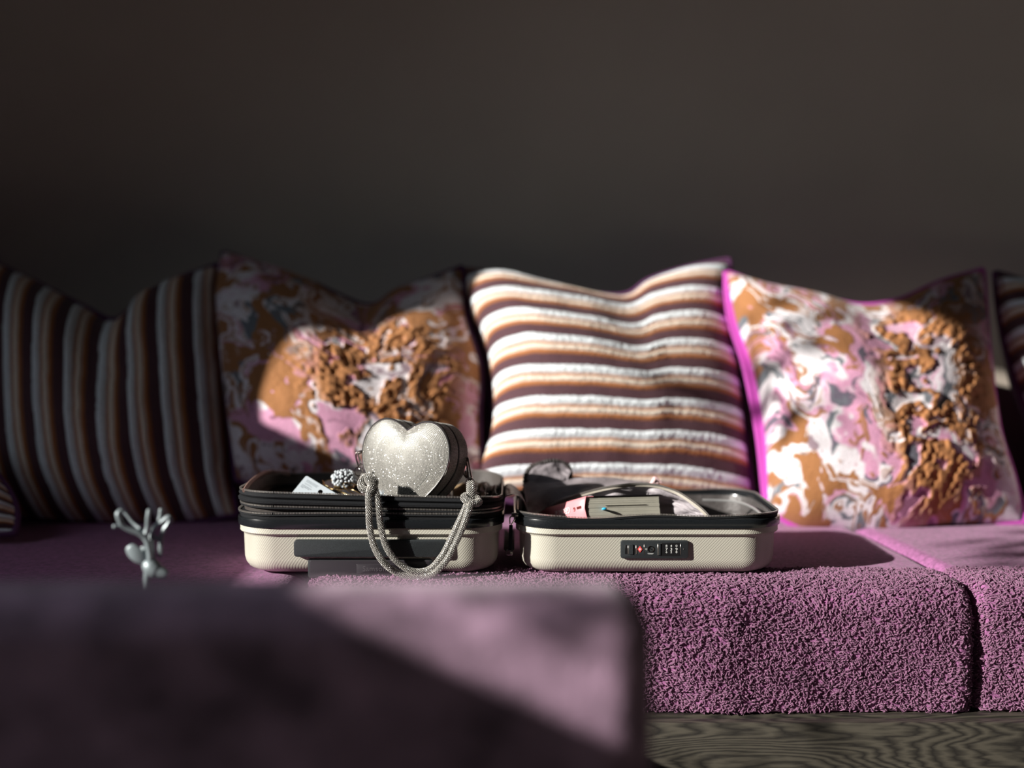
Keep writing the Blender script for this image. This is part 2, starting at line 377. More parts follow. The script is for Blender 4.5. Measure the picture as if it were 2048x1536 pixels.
def floral(u, v, seed, tuft):
    x = u*7.2+seed; y = v*7.2+seed*1.7
    wx = x+.55*fbm(x*1.3, y*1.3, 3.1, 3)*2; wy = y+.55*fbm(x*1.3, y*1.3, 8.1, 3)*2
    a = fbm(wx*1.0, wy*1.0, 1.5, 4); b = fbm(wx*1.2, wy*1.2, 12.5, 3); c = fbm(wx*1.9, wy*1.9, 21.5, 3); d = fbm(wx*2.6, wy*2.6, 31.5, 3); e = fbm(wx*1.1, wy*1.1, 44, 3)
    sm = lambda q, t, w=.03: np.clip((q-t)/w, 0, 1)[..., None]
    white = np.array((.84, .80, .84)); pink = np.array((.66, .26, .45)); terra = np.array((.36, .155, .055)); teal = np.array((.05, .085, .11)); mar = np.array((.16, .04, .09))
    col = np.ones(x.shape+(3,))*white
    col = col+(pink-col)*sm(b, .02, .14)*.85
    col = col+(teal-col)*sm(c, .17, .05)*.85
    col = col+(mar-col)*sm(-c, .24, .05)*.7
    vein = np.clip(1-np.abs(a-.02)/.045, 0, 1)[..., None]; blob = sm(a, .15, .04); blob2 = sm(-e, .21, .04)
    mask = np.clip(vein*1.3+blob+blob2, 0, 1)
    mask = mask*(1-sm(d, .22, .05)*.9)
    col = col+(terra-col)*mask
    # raised loop tufts
    ex = vn(u*58, v*58, 3.3)*.5+.5; cell = np.clip((ex-.3)/.7, 0, 1)**.5
    dist = tuft[0] if False else 0
    region = np.clip(1.25-np.hypot((u-tuft[0])/tuft[2], (v-tuft[1])/tuft[3])+.25*fbm(u*5, v*5, 9, 2), 0, 1)
    m2 = np.clip(region*2.2, 0, 1)
    boost = m2*np.clip((fbm(wx*1.9, wy*1.9, 50, 3)+.05)/.06, 0, 1)
    col = col+(terra*1.1-col)*boost[..., None]
    m = np.maximum(mask[..., 0]*.35, boost)
    h = m*(.15+cell*1.0*(.25+.75*m2))
    return col, h

def pillow(name, label, cat, group, TL, top, TR, right, BR, bottom, BL, left, Yb, Yt, kind, seed=0, thick=.145, chop=(.5, .1, .04), edge=M_plum, nstr=8, vert=False, skew=.76, gus=.006, tuft=(.5, .5, .4, .4), N=260, fullness=.5, warp=0.0):
    """corner and edge control points are where the cushion's seam runs, placed on a plane leaning from Yb (bottom) to Yt (top)"""
    ys = [q[1] for q in (TL, TR)]; yb_ = [q[1] for q in (BR, BL)]; y0 = sum(ys)/2; y1 = sum(yb_)/2
    W = lambda q: P(q[0], q[1], Yb + (Yt-Yb)*(y1-q[1])/(y1-y0))
    Et = resample([W(q) for q in [TL]+top+[TR]], N); Eb = resample([W(q) for q in [BL]+bottom[::-1]+[BR]], N)
    El = resample([W(q) for q in [BL]+left+[TL]], N); Er = resample([W(q) for q in [BR]+right[::-1]+[TR]], N)
    u = np.linspace(0, 1, N); U, V = np.meshgrid(u, u, indexing='ij')
    u1 = U[..., None]; v1 = V[..., None]
    pos = (1-v1)*Eb[:, None]+v1*Et[:, None]+(1-u1)*El[None]+u1*Er[None] - ((1-u1)*(1-v1)*Eb[0]+u1*(1-v1)*Eb[-1]+(1-u1)*v1*Et[0]+u1*v1*Et[-1])
    nrm = np.cross(np.gradient(pos, axis=0), np.gradient(pos, axis=1)); 
    n0 = nrm.mean((0, 1)); n0 /= np.linalg.norm(n0)
    if n0[1] > 0: n0 = -n0
    Ua = U**skew; prof = (4*Ua*(1-Ua))**fullness*(4*V*(1-V))**fullness
    T = thick*prof
    cr = chop[2]*np.exp(-((U-chop[0]-.05*(1-V))/chop[1])**2)*np.clip((V-.25)/.75, 0, 1)**1.3*prof**.4
    wr = .010*fbm(U*3+seed, V*3+seed, seed+.5, 3)*2*prof**.6 + .004*np.sin(40*(U*.3+V)+6*fbm(U*2, V*2, seed, 2))*np.exp(-np.minimum(U, 1-U)/.12)*prof**.3
    T = T-cr+wr
    if kind == 'stripe':
        cc = (U if vert else V - warp*(np.exp(-U/.28)) + abs(warp)*.45*np.exp(-(1-U)/.25) + .012*np.sin(6*U+seed) + .015*fbm(U*2, V*2, seed, 2))
        col, h = stripe((1-cc if not vert else cc)*nstr+.15, (V if vert else U)*6+seed); disp = .0055*h + .0012*vn(U*110, V*110, 1)*h
    else:
        col, h = floral(U, V, seed, tuft); disp = .0068*h
    disp = disp*np.clip(prof*3, 0, 1)
    front = pos+n0*(T+disp)[..., None]
    back = pos-n0*(thick*.75*prof)[..., None]
    base = P((BL[0]+BR[0])/2, y1, Yb)
    root = empty(name, base); tag(root, label, cat, group)
    idx = np.arange(N*N).reshape(N, N); q = np.stack([idx[:-1, :-1], idx[1:, :-1], idx[1:, 1:], idx[:-1, 1:]], -1).reshape(-1, 4)
    b = np.array(base[:])
    f = pymesh('front_cover', front.reshape(-1, 3)-b, q, M_vc, root)
    ca = f.data.color_attributes.new('pattern', 'FLOAT_COLOR', 'POINT'); ca.data.foreach_set('color', np.concatenate([np.clip(col, 0, 1), np.ones((N, N, 1))], -1).reshape(-1).astype(np.float32))
    s = 5; bb = back[::s, ::s]; 
    sel = np.unique(np.r_[np.arange(0, N, s), N-1]); bb = back[np.ix_(sel, sel)]; K = len(sel)
    idx = np.arange(K*K).reshape(K, K); q2 = np.stack([idx[:-1, :-1], idx[:-1, 1:], idx[1:, 1:], idx[1:, :-1]], -1).reshape(-1, 4)
    pymesh('back_cover', bb.reshape(-1, 3)-b, q2, edge, root)
    gi = El[::5]; tt = np.linspace(0, 1, len(gi)); wdt = (gus*np.sin(PI*np.clip(tt*.96+.02, 0, 1))**.4)[:, None]
    gr = [gi+np.array((0, .001, 0)), gi+wdt*np.array((-.75, -.15, 0)), gi+wdt*np.array((-1.0, .5, 0)), gi+wdt*np.array((-.8, 1.6, 0)), gi+wdt*np.array((0, 2.2, 0)), gi+np.array((0.002, .001, 0))]
    MB().loft([[Vector(p-b) for p in row] for row in np.stack(gr, 1)], cap0=True, cap1=True).build('side_gusset', edge).parent = root
    loop = [tuple(p-b) for p in np.concatenate([Eb[:-1:6], Er[:-1:6], Et[::-1][:-1:6], El[::-1][:-1:6]])]
    MB().tube(loop, .0065, 8, closed=True).build('piping', edge).parent = root
    return root

GP = 'throw cushions along the sofa back'
pillow('throw_cushion', 'dark cushion with vertical stripes left of the orange floral cushion', 'cushion', GP,
       (-60, 505), [(60, 560), (160, 610), (232, 640), (290, 590), (350, 560)], (436, 530), [(440, 650), (455, 850), (462, 960)], (475, 1030), [(350, 1045), (200, 1045), (50, 1035)], (-20, 1010), [(-45, 900), (-45, 700)],
       2.42, 2.62, 'stripe', 3, nstr=8.5, vert=True, chop=(.55, .13, .05))
pillow('throw_cushion', 'orange and pink floral cushion with a triangular patch of sun, behind the heart bag', 'cushion', GP,
       (447, 505), [(520, 530), (620, 565), (735, 612), (800, 580)], (925, 535), [(932, 640), (960, 740), (958, 850)], (965, 965), [(850, 985), (700, 992), (580, 985)], (475, 960), [(462, 850), (447, 720), (438, 600)],
       2.40, 2.60, 'floral', 2, chop=(.56, .16, .035), tuft=(.62, .42, .30, .36), edge=M_plum, skew=.66)
pillow('throw_cushion', 'cushion with white, orange and plum horizontal stripes in the centre', 'cushion', GP,
       (930, 540), [(1000, 548), (1100, 575), (1240, 592), (1300, 560), (1380, 535)], (1458, 520), [(1462, 640), (1478, 760), (1492, 900)], (1505, 1010), [(1380, 1020), (1230, 1022), (1080, 1010)], (945, 985), [(985, 860), (975, 720), (940, 620)],
       2.41, 2.61, 'stripe', 8, nstr=8, chop=(.62, .15, .03), warp=-.07, skew=.60, gus=.012, edge=M_plum)
pillow('throw_cushion', 'sunlit pink and orange floral cushion with a bright magenta edge', 'cushion', GP,
       (1452, 545), [(1530, 572), (1620, 590), (1720, 612), (1800, 600), (1880, 565)], (1965, 540), [(1975, 680), (1995, 850), (2025, 950)], (2050, 1045), [(1900, 1055), (1780, 1075), (1680, 1065), (1600, 1055)], (1535, 1020), [(1530, 880), (1505, 740), (1470, 640)],
       2.345, 2.53, 'floral', 6, chop=(.55, .16, .03), tuft=(.66, .45, .26, .48), edge=M_magenta, skew=.66, gus=.017)
pillow('throw_cushion', 'horizontally striped cushion cut off by the right edge of the picture', 'cushion', GP,
       (1990, 545), [(2080, 570), (2200, 600), (2330, 560)], (2450, 545), [(2460, 700), (2470, 850)], (2490, 1020), [(2350, 1035), (2200, 1035), (2120, 1030)], (2075, 1010), [(2060, 850), (2025, 740), (2000, 640)],
       2.40, 2.58, 'stripe', 13, nstr=8, chop=(.5, .15, .03), warp=-.05, N=200)
pillow('throw_cushion', 'small brown striped cushion corner low at the left picture edge', 'cushion', GP,
       (-330, 800), [(-200, 830), (-100, 860)], (-10, 945), [(22, 990), (34, 1030)], (30, 1066), [(-80, 1072), (-200, 1070)], (-330, 1060), [(-340, 980), (-340, 880)],
       2.18, 2.26, 'stripe', 17, nstr=6, chop=(.5, .15, .01), N=160, thick=.05)

# ---------------------------------------------------------------- suitcase
ZS = .4395
case = empty('suitcase', (0, 2.04, ZS)); tag(case, 'open cream hard-shell suitcase lying flat in two halves on the purple seat', 'suitcase')
def rrect(cx, cy, w, d, r, z, ins=0, n=10, zf=None, groove=0, m=14):
    """rounded rectangle loop, counter clockwise from the front left"""
    pts = []; w2, d2 = w/2-ins, d/2-ins; r = max(r-ins, .004)
    cs = [(cx+w2-r, cy-d2+r, -PI/2), (cx+w2-r, cy+d2-r, 0), (cx-w2+r, cy+d2-r, PI/2), (cx-w2+r, cy-d2+r, PI)]
    prev = (cx-w2+r, cy-d2)
    for (x, y, a0) in cs:
        s = (x+r*math.cos(a0), y+r*math.sin(a0))
        for k in range(m): t = k/m; pts.append((prev[0]+(s[0]-prev[0])*t, prev[1]+(s[1]-prev[1])*t))
        for k in range(n):
            t = k/n; a = a0+PI/2*t; g = groove*(math.exp(-((t-.45)/.12)**2)); pts.append((x+(r-g)*math.cos(a), y+(r-g)*math.sin(a)))
        prev = (x+r*math.cos(a0+PI/2), y+r*math.sin(a0+PI/2))
    return [Vector((x, y, (zf(x, y) if zf else z))) for x, y in pts]
HW, HD, HR = .386, .285, .062
CYS = 1.900+HD/2
def half_shell(cx, zr0, zr1, name):
    Z = ZS
    prof = [(.060, Z), (.045, Z+.0008), (.033, Z+.003), (.0225, Z+.006), (.0160, Z+.010), (.0115, Z+.016), (.0094, Z+.024), (.0085, zr0-.0150), (.0080, zr0-.0125), (.0068, zr0-.0112), (.0042, zr0-.0102), (.0030, zr0-.0088), (.0032, zr0-.0060), (.0030, zr0+.002)]
    rings = [rrect(cx, CYS, HW, HD, HR, z, i, n=24, groove={.0225: .0006, .0160: .0012, .0115: .0017, .0094: .0020, .0085: .0020, .0080: .0012}.get(i, 0)) for i, z in prof]
    # inner wall
    inn = [(.0075, zr0+.002), (.011, zr0-.012), (.014, Z+.02), (.03, Z+.006), (.06, Z+.004)]
    rings += [rrect(cx, CYS, HW, HD, HR, z, i, n=24) for i, z in inn]
    mb = MB().loft(rings, cap0=True, cap1=True); sh = mb.build(name, M_shell, case)
    rp = [(.0036, zr0-.001), (.0004, zr0), (0, zr0+.003), (0, zr1-.003), (.0006, zr1-.0006), (.002, zr1), (.0070, zr1), (.0085, zr1-.002), (.0085, zr0-.001), (.0036, zr0-.001)]
    r = MB().loft([rrect(cx, CYS, HW, HD, HR, z, i) for i, z in rp]).build('rim', M_rim); r.parent = sh; 
    r.matrix_parent_inverse = Matrix.Identity(4)
    li = [(.0085, zr1-.003), (.0125, zr0-.012), (.0155, Z+.022), (.031, Z+.008), (.06, Z+.006)]
    lo_ = MB().loft([rrect(cx, CYS, HW, HD, HR, z, i) for i, z in li], cap1=True).build('lining', M_lin); lo_.parent = sh
    return sh
def localise(o):  # child of a shell: shell has the root's inverse, so keep world coordinates
    return o
def zipper(cx, ins, zf, th, parent, name='zipper', tilt=0, step=.0021, xr=None):
    """coil teeth standing along a rounded rectangle plus a dark tape under them"""
    loop = rrect(cx, CYS, HW, HD, HR, 0, ins, zf=zf, m=40, n=14)
    pts = spline(loop, 2, closed=True); a = np.array([p[:] for p in pts]+[pts[0][:]])
    d = np.r_[0, np.cumsum(np.linalg.norm(np.diff(a, axis=0), axis=1))]; n = int(d[-1]/step)
    t = np.arange(n)*step; C = np.stack([np.interp(t, d, a[:, i]) for i in range(3)], -1)
    tg = np.roll(C, -1, 0)-np.roll(C, 1, 0); tg /= np.linalg.norm(tg, axis=1, keepdims=True)
    out = np.cross(tg, [0, 0, 1.0]); up = np.array([0, 0, 1.0])[None]+0*tg
    hx, hy, hz = step*.25, .0011, th/2
    V = []
    for sx in (-1, 1):
        for sy in (-1, 1):
            for sz in (-1, 1): V.append(C+tg*hx*sx+out*(hy*sy)+up*(hz*sz)*(.8 if sy > 0 else 1))
    V = np.stack(V, 1); f = np.array([(0, 1, 3, 2), (4, 6, 7, 5), (0, 4, 5, 1), (2, 3, 7, 6), (0, 2, 6, 4), (1, 5, 7, 3)])
    F = (f[None]+(np.arange(n)*8)[:, None, None]).reshape(-1, 4)
    o = pymesh('zipper_teeth', V.reshape(-1, 3), F, M_teeth, smooth=False); o['kind'] = 'stuff'; o.parent = parent
    if parent is case: o.matrix_parent_inverse = Matrix.Translation(-case.location)
    rr = []
    for di, dz in ((.0012, -th*.5), (-.0004, -th*.5-.0004), (-.0006, -th*.5-.0022), (.0014, -th*.5-.0024), (.0016, -th*.4)):
        rr.append(rrect(cx, CYS, HW, HD, HR, 0, ins+di, zf=lambda x, y, dz=dz: zf(x, y)+dz, m=30))
    rr.append(rr[0]); tp = MB().loft(rr).build('zipper_tape', M_canvas); tp.parent = parent
    if parent is case: tp.matrix_parent_inverse = Matrix.Translation(-case.location)
XL, XR = -.204, .1955
lid = half_shell(XR, .5105, .5225, 'lid_shell')
bas = half_shell(XL, .5105, .5225, 'base_shell')
ft = lambda y: min(1, max(0, (y-1.90)/.28))
# right half: short canvas band and one zipper
def zr(x, y): return .5285 - .0028*math.exp(-((x-.10)/.06)**2)*(1-ft(y)) + .0012*math.sin(x*40)
rings = []
for i, dz in ((.0022, None), (.0030, -.0035), (.0022, -.0015)):
    rings.append(rrect(XR, CYS, HW, HD, HR, .5218, i+.001, m=24, zf=(None if dz is None else (lambda x, y, dz=dz: zr(x, y)-.0014+dz))))
o = MB().loft(rings).build('canvas_band', M_canvas); o.parent = lid
zipper(XR, .0035, zr, .0026, lid)
# left half: three zippers and two puffed canvas bands
def fx(x): return min(1, max(0, (x-(XL-HW/2))/HW))
def z1(x, y): return .5635 - .011*fx(x)**.8*(1-.6*ft(y)) - .010*ft(y)*(1-fx(x)) - .004*math.exp(-((x-(XL+HW/2))/.02)**2)
def z2(x, y): return .5435 - .0085*fx(x)**.7 - .004*ft(y)
def z3(x, y): return .5315 + .0005*math.sin(20*x)
def band(f0, f1, prof, name, m, base=.003):
    R = []
    for t, ins in prof: R.append(rrect(XL, CYS, HW, HD, HR, 0, base+ins, m=30, zf=lambda x, y, t=t: f0(x, y)*(1-t)+f1(x, y)*t))
    o = MB().loft(R).build(name, m); o.parent = bas; return o
band(z2, z1, [(.02, .0025), (.08, .0008), (.2, -.0022), (.36, -.0026), (.47, -.0006), (.52, .0012), (.57, -.0004), (.68, -.0016), (.82, -.0005), (.97, .0012)], 'expander_band', M_canvas)
band(z3, z2, [(.0, .003), (.1, .0105), (.5, .0140), (.9, .010), (1, .003)], 'expander_gusset', M_canvas)
band(lambda x, y: .5218, z3, [(0, .0005), (.4, .0002), (.8, .0008), (.98, .002)], 'lower_band', M_canvas)
zipper(XL, .0035, z1, .0030, bas); zipper(XL, .0040, z2, .0027, bas); zipper(XL, .0015, z3, .0027, bas)
# inner lining of the raised part
R = [rrect(XL, CYS, HW, HD, HR, 0, .0062, m=20, zf=lambda x, y: z1(x, y)-.001), rrect(XL, CYS, HW, HD, HR, .52, .011, m=20), rrect(XL, CYS, HW, HD, HR, .47, .018, m=20)]
MB().loft(R).build('upper_lining', M_lin3).parent = bas
# brown piping strap inside the left end
sp_ = spline([P(489, 981, 1.925), P(500, 966, 2.0), P(520, 950, 2.10), P(538, 944, 2.165), P(580, 948, 2.17)], 8)
MB().tube(sp_, .0034, 8).build('lining_piping', mat('brown_piping', (.20, .12, .10), .6)).parent = bas
# small feet on hidden side omitted; carry handle on base shell
yf = 1.900+.0085
def plate(px0, px1, py0, py1, Y, th, bev, name, m, parent, seg=4):
    a = P(px0, py0, Y); b = P(px1, py1, Y); o = rplate((a.x+b.x)/2, (a.z+b.z)/2, abs(b.x-a.x), abs(a.z-b.z), Y, th, bev).build(name, m); o.parent = parent; return o
def rplate(cx, cz, w, h, Y, th, r, edge=.001):
    """rounded plate facing the camera; front at Y-th"""
    mb = MB(); R = []
    for ins, y in ((0, Y), (0, Y-th+edge), (edge*.3, Y-th+edge*.3), (edge, Y-th)):
        ring = []
        for (sx, sz, a0) in ((1, -1, -PI/2), (1, 1, 0), (-1, 1, PI/2), (-1, -1, PI)):
            for k in range(7):
                a = a0+PI/2*k/6; rr = max(r-ins, .0003); ring.append(Vector((cx+sx*(w/2-r)+rr*math.cos(a), y, cz+sz*(h/2-r)+rr*math.sin(a))))
        R.append(ring)
    return mb.loft(R, cap0=True, cap1=True)
hd = plate(589, 895, 1078, 1112, 1.9095, .008, .005, 'carry_handle', M_blk, bas)
# recess panel: frame and smoky panel
rc = plate(616, 865, 1117, 1156, 1.9095, .0016, .004, 'recess_frame', M_blk, bas)
rc2 = plate(619, 861, 1120, 1156, 1.9095, .0020, .003, 'recess_panel', M_blk2, bas)
lb = plate(713, 800, 1128, 1148, 1.9076, .0006, .001, 'label_plate', M_blk2, bas)
def text(body, size, M, name, m, parent, ext=.0002, space=1.0):
    cu = bpy.data.curves.new(name, 'FONT'); cu.body = body; cu.size = size; cu.extrude = ext; cu.align_x = 'CENTER'; cu.align_y = 'CENTER'; cu.space_character = space; cu.resolution_u = 3
    o = bpy.data.objects.new(name+'_tmp', cu); COL.objects.link(o); bpy.context.view_layer.update()
    me = bpy.data.meshes.new_from_object(o.evaluated_get(bpy.context.evaluated_depsgraph_get())); bpy.data.objects.remove(o)
    me.transform(M); me.materials.clear(); me.materials.append(m); n = bpy.data.objects.new(name, me); COL.objects.link(n); n.parent = parent
    if parent is not None and parent.parent is None: n.matrix_parent_inverse = Matrix.Translation(-parent.location)
    return n
def face_cam(p, rz=0): return Matrix.Translation(p) @ Matrix.Rotation(PI/2, 4, 'X') @ Matrix.Rotation(rz, 4, 'Z')
text('Samsonite', .0105, face_cam(P(757, 1138, 1.9069)), 'label_text', mat('embossed_grey', (.10, .09, .10), .3), bas, .0001, 1.05)
# lock
LK = 1.9086
lk = plate(1241, 1376, 1080, 1116, LK, .0040, .0035, 'lock', M_blk, case); lk.matrix_parent_inverse = Matrix.Translation(-case.location)
F_ = LK-.0040
def lkbox(x0, x1, y0, y1, name, m, th=.0006, bev=.0002):
    a = P(x0, y0, F_); b = P(x1, y1, F_); o = MB().box(((a.x+b.x)/2, F_-th/2+.0001, (a.z+b.z)/2), (abs(b.x-a.x), th, abs(a.z-b.z)), bev=bev, seg=1).build(name, m); o.parent = lk; return o
M_deep = mat('lock_black', (.004, .004, .005), .5)
lkbox(1250, 1256, 1090, 1108, 'zip_slot', M_deep, .0003); lkbox(1266, 1272, 1090, 1108, 'zip_slot', M_deep, .0003)
lkbox(1255.4, 1257.4, 1090.5, 1108, 'zip_catch', M_silver, .0008); lkbox(1271.4, 1273.4, 1090.5, 1108, 'zip_catch', M_silver, .0008)
lkbox(1257.8, 1266, 1089, 1109, 'zip_bridge', M_blk, .0012)
lkbox(1288, 1289, 1088, 1110, 'divider_line', M_steel, .0005)
lkbox(1315, 1317, 1087, 1110, 'slide_button_edge', M_silver, .0016); lkbox(1317, 1321, 1087, 1110, 'slide_button', M_blk, .0014)
lkbox(1322, 1360, 1086, 1112, 'dial_window', M_deep, .0003); lkbox(1360.3, 1361.3, 1087, 1109, 'dial_window_edge', M_silver, .0005)
p = P(1280, 1098.5, F_-.0008); dm = MB(); dm.loft([[p+Vector((x*.0034, yy, z*.0046)) for x, z in ((1, 0), (0, 1), (-1, 0), (0, -1))] for yy in (.0008, 0)], cap0=True, cap1=True); dm.build('red_emblem', M_red, smooth=False).parent = lk
dm = MB(); dm.loft([[p+Vector((x*.0014, yy, z*.0020)) for x, z in ((1, 0), (0, 1), (-1, 0), (0, -1))] for yy in (0, -.0003)], cap0=True, cap1=True); dm.build('emblem_core', M_dig, smooth=False).parent = lk
p = P(1301.5, 1098, F_)
MB().loft([[p+Vector((math.cos(a)*r, y, math.sin(a)*r)) for a in [2*PI*k/20 for k in range(20)]] for r, y in ((.0046, .0002), (.0046, -.0009), (.0038, -.0010), (.0034, .0004))], cap1=True).build('key_barrel', M_steel).parent = lk
MB().box(p+Vector((0, -.0002, 0)), (.0052, .0008, .0010), M=Matrix.Rotation(.6, 4, 'Y')).build('key_slot', M_deep).parent = lk
text('·O', .0035, face_cam(P(1292, 1098.5, F_-.0004)), 'key_mark', M_dig, lk, .00005)
text('TSA007', .0026, face_cam(P(1301, 1107.5, F_-.0004)), 'key_code', M_dig, lk, .00005)
for px_, (a_, b_, c_) in ((1333, '876'), (1342.5, '432'), (1353, '098')):
    for py_, ch, sz in ((1092, a_, .0044), (1098.8, b_, .0056), (1104.5, c_, .0042)):
        text(ch, sz, face_cam(P(px_, py_, F_-.0005)) @ Matrix.Scale(1.3, 4, (1, 0, 0)), 'dial_digit', M_dig, lk, .00006)
MB().ball(P(1367, 1098, F_-.0001), .0008, 8).build('reset_pin', M_steel).parent = lk
# hinge fabric between the halves, hinge strip and dangling zipper pull
hg = MB()
hg.loft([[Vector((XL+HW/2-.001, y, .470)) for y in np.linspace(1.96, 2.14, 12)], [Vector((-.004, y, .462+.002*math.sin(y*80))) for y in np.linspace(1.96, 2.14, 12)], [Vector((XR-HW/2+.001, y, .470)) for y in np.linspace(1.96, 2.14, 12)]], closed=False)
hg.build('hinge_cloth', M_canvas, case)
q = lambda x, y, Y=1.925: P(x, y, Y)
pull = MB(); a, b = q(1021, 1050), q(1021, 1112)
pull.box((a+b)/2, (.0052, .002, (a-b).z), M=Matrix.Rotation(.03, 4, 'Y'), bev=.0006); pl = pull.build('zipper_pull', M_canvas, case)
MB().box(q(1019, 1105, 1.9235), (.0085, .0024, .0085), bev=.0008).build('pull_end', M_steel).parent = pl
MB().tube(spline([q(1022, 1050), q(1026, 1044), q(1030, 1036), q(1027, 1031), q(1020, 1036), q(1020, 1048)], 5), .0009, 6).build('pull_ring', M_steel).parent = pl
MB().box(q(1030, 1030, 1.93), (.010, .006, .006), bev=.0015).build('zip_slider', M_steel).parent = pl

def sheet(rows, name, m, parent, th=.0012, nu=8, nv=8, wr=0, seed=0):
    """smooth cloth patch through a grid of control points"""
    R = [spline(r, nu) for r in rows]; cols = list(zip(*R)); G = [spline(list(c), nv) for c in cols]
    A = np.array([[p[:] for p in g] for g in G]); a, b = A.shape[:2]
    n = np.cross(np.gradient(A, axis=0), np.gradient(A, axis=1)); n /= np.linalg.norm(n, axis=2, keepdims=True)+1e-12
    if wr:
        I, J = np.meshgrid(np.linspace(0, 1, a), np.linspace(0, 1, b), indexing='ij')
        A = A+n*(wr*(fbm(I*7+seed, J*5, seed, 3)*2))[..., None]
    A2 = A-n*th; V = np.concatenate([A.reshape(-1, 3), A2.reshape(-1, 3)]); idx = np.arange(a*b).reshape(a, b)
    F = [tuple(f) for f in np.stack([idx[:-1, :-1], idx[1:, :-1], idx[1:, 1:], idx[:-1, 1:]], -1).reshape(-1, 4)]
    o = a*b; F += [tuple(o+i for i in f[::-1]) for f in F]
    rim = list(idx[:, 0])+list(idx[-1, 1:])+list(idx[:-1, -1][::-1])+list(idx[0, 1:-1][::-1])
    for i in range(len(rim)): r0, r1 = rim[i], rim[(i+1) % len(rim)]; F.append((r0, r1, r1+o, r0+o))
    ob = pymesh(name, V, F, m, None); ob.parent = parent
    if parent.parent is None: ob.matrix_parent_inverse = Matrix.Translation(-parent.location)
    return ob, A
# arched flap between the halves (a tube-like curl of lining)
rows = []
for Y, sx, sy in ((1.965, 0, 0), (2.03, -2, -10), (2.10, -7, -18)):
    rows.append([P(1006+sx, 1003+sy*.6, Y), P(1012+sx, 993+sy, Y), P(1024+sx, 988+sy*1.1, Y), P(1037+sx, 992+sy, Y), P(1048+sx, 1004+sy, Y), P(1053+sx, 1018+sy*.8, Y), P(1050+sx, 1030+sy*.5, Y)])
sheet(rows, 'lining_flap', M_lin2, case, wr=.0010, seed=4)
# crumpled lining at the right of the left half
rows = []
for j, Y in enumerate((1.97, 2.04, 2.12)):
    rows.append([P(940+10*i, [1000, 990, 996, 984, 994, 986, 1000][i]-j*11+(6 if (i+j) % 2 else -4), Y) for i in range(7)])
sheet(rows, 'crumpled_lining', M_lin, bas, wr=.006, seed=8)

# ---- divider flap in the right half
Yd = 2.04
rows = [[P(1048, 985, 2.08), P(1052, 1005, 2.06), P(1056, 1022, 2.04), P(1062, 1036, 2.02)],
        [P(1052, 955, 2.13), P(1066, 965, 2.115), P(1090, 985, 2.09), P(1098, 1014, 2.07)],
        [P(1075, 950, 2.15), P(1110, 958, 2.135), P(1140, 972, 2.105), P(1150, 997, 2.075)],
        [P(1140, 954, 2.16), P(1180, 956, 2.145), P(1200, 965, 2.11), P(1205, 982, 2.07)],
        [P(1215, 957, 2.16), P(1240, 958, 2.145), P(1255, 961, 2.11), P(1265, 970, 2.06)],
        [P(1290, 966, 2.16), P(1300, 966, 2.14), P(1310, 968, 2.10), P(1320, 974, 2.06)]]
dv, _ = sheet(rows, 'divider_panel', M_div, lid, wr=.0018, seed=2)
# raised gathered pocket edge
rows = [[P(1050, 1000, 2.100), P(1050, 960, 2.118), P(1052, 945, 2.131), P(1056, 938, 2.136)],
        [P(1070, 985, 2.109), P(1072, 955, 2.123), P(1075, 938, 2.136), P(1077, 929, 2.140)],
        [P(1095, 975, 2.118), P(1097, 950, 2.131), P(1098, 930, 2.140), P(1099, 923, 2.145)],
        [P(1118, 970, 2.123), P(1119, 950, 2.136), P(1120, 932, 2.145), P(1120, 925, 2.150)],
        [P(1132, 970, 2.127), P(1136, 955, 2.136), P(1140, 945, 2.145), P(1139, 934, 2.150)]]
pk, A = sheet(rows, 'pocket_wall', M_div, lid, wr=.002, seed=5)
el = spline([P(1049, 1010, 2.095), P(1050, 975, 2.109), P(1052, 950, 2.127), P(1062, 935, 2.138), P(1080, 927, 2.143), P(1100, 922, 2.145), P(1120, 924, 2.150), P(1135, 931, 2.150), P(1141, 945, 2.147), P(1141, 958, 2.145)], 12)
MB().tube(el, [.0036+.0010*math.sin(i*1.9) for i in range(len(el))], 8).build('gathered_elastic', mat('dark_elastic', (.045, .038, .036), .7, bump=(300, .6, .002))).parent = lid
# zipped arch
za = spline([P(1108, 1012, 2.07), P(1150, 994, 2.03), P(1190, 982, 2.0), P(1230, 974, 1.985), P(1270, 970, 1.995), P(1310, 972, 1.995), P(1350, 984, 1.985), P(1380, 1002, 1.965), P(1405, 1022, 1.945), P(1420, 1040, 1.925)], 12)
n = len(za); V = []; 
mb = MB()
for i in range(n-1): pass
ring = []
for i, p in enumerate(za):
    t = (za[min(i+1, n-1)]-za[max(i-1, 0)]).normalized(); nn = Vector((0, 1, 0)).cross(t).normalized(); nn = nn if nn.z > 0 else -nn
    wd = .0052; ring.append([p+nn*wd*.5+Vector((0, -.0006, 0)), p+nn*wd*.5+Vector((0, .0008, 0)), p-nn*wd*.5+Vector((0, .0008, 0)), p-nn*wd*.5+Vector((0, -.0006, 0))])
mb.loft(ring, cap0=True, cap1=True); mb.build('arch_zipper_tape', mat('taupe_tape', (.34, .31, .26), .6, bump=(900, .5, .0006))).parent = lid
mb = MB(); zz = spline(za, 3)
for i in range(0, len(zz)-1, 1):
    p = zz[i]; t = (zz[i+1]-p); t.normalize(); nn = Vector((0, 1, 0)).cross(t).normalized(); nn = nn if nn.z > 0 else -nn
    mb.box(p+nn*.0022+Vector((0, -.0012, 0)), (.0008, .0012, .0024), M=Matrix.Rotation(math.atan2(t.x, t.z)-PI/2, 4, 'Y'))
o = mb.build('arch_zipper_teeth', M_teeth, smooth=False); o.parent = lid; o['kind'] = 'stuff'
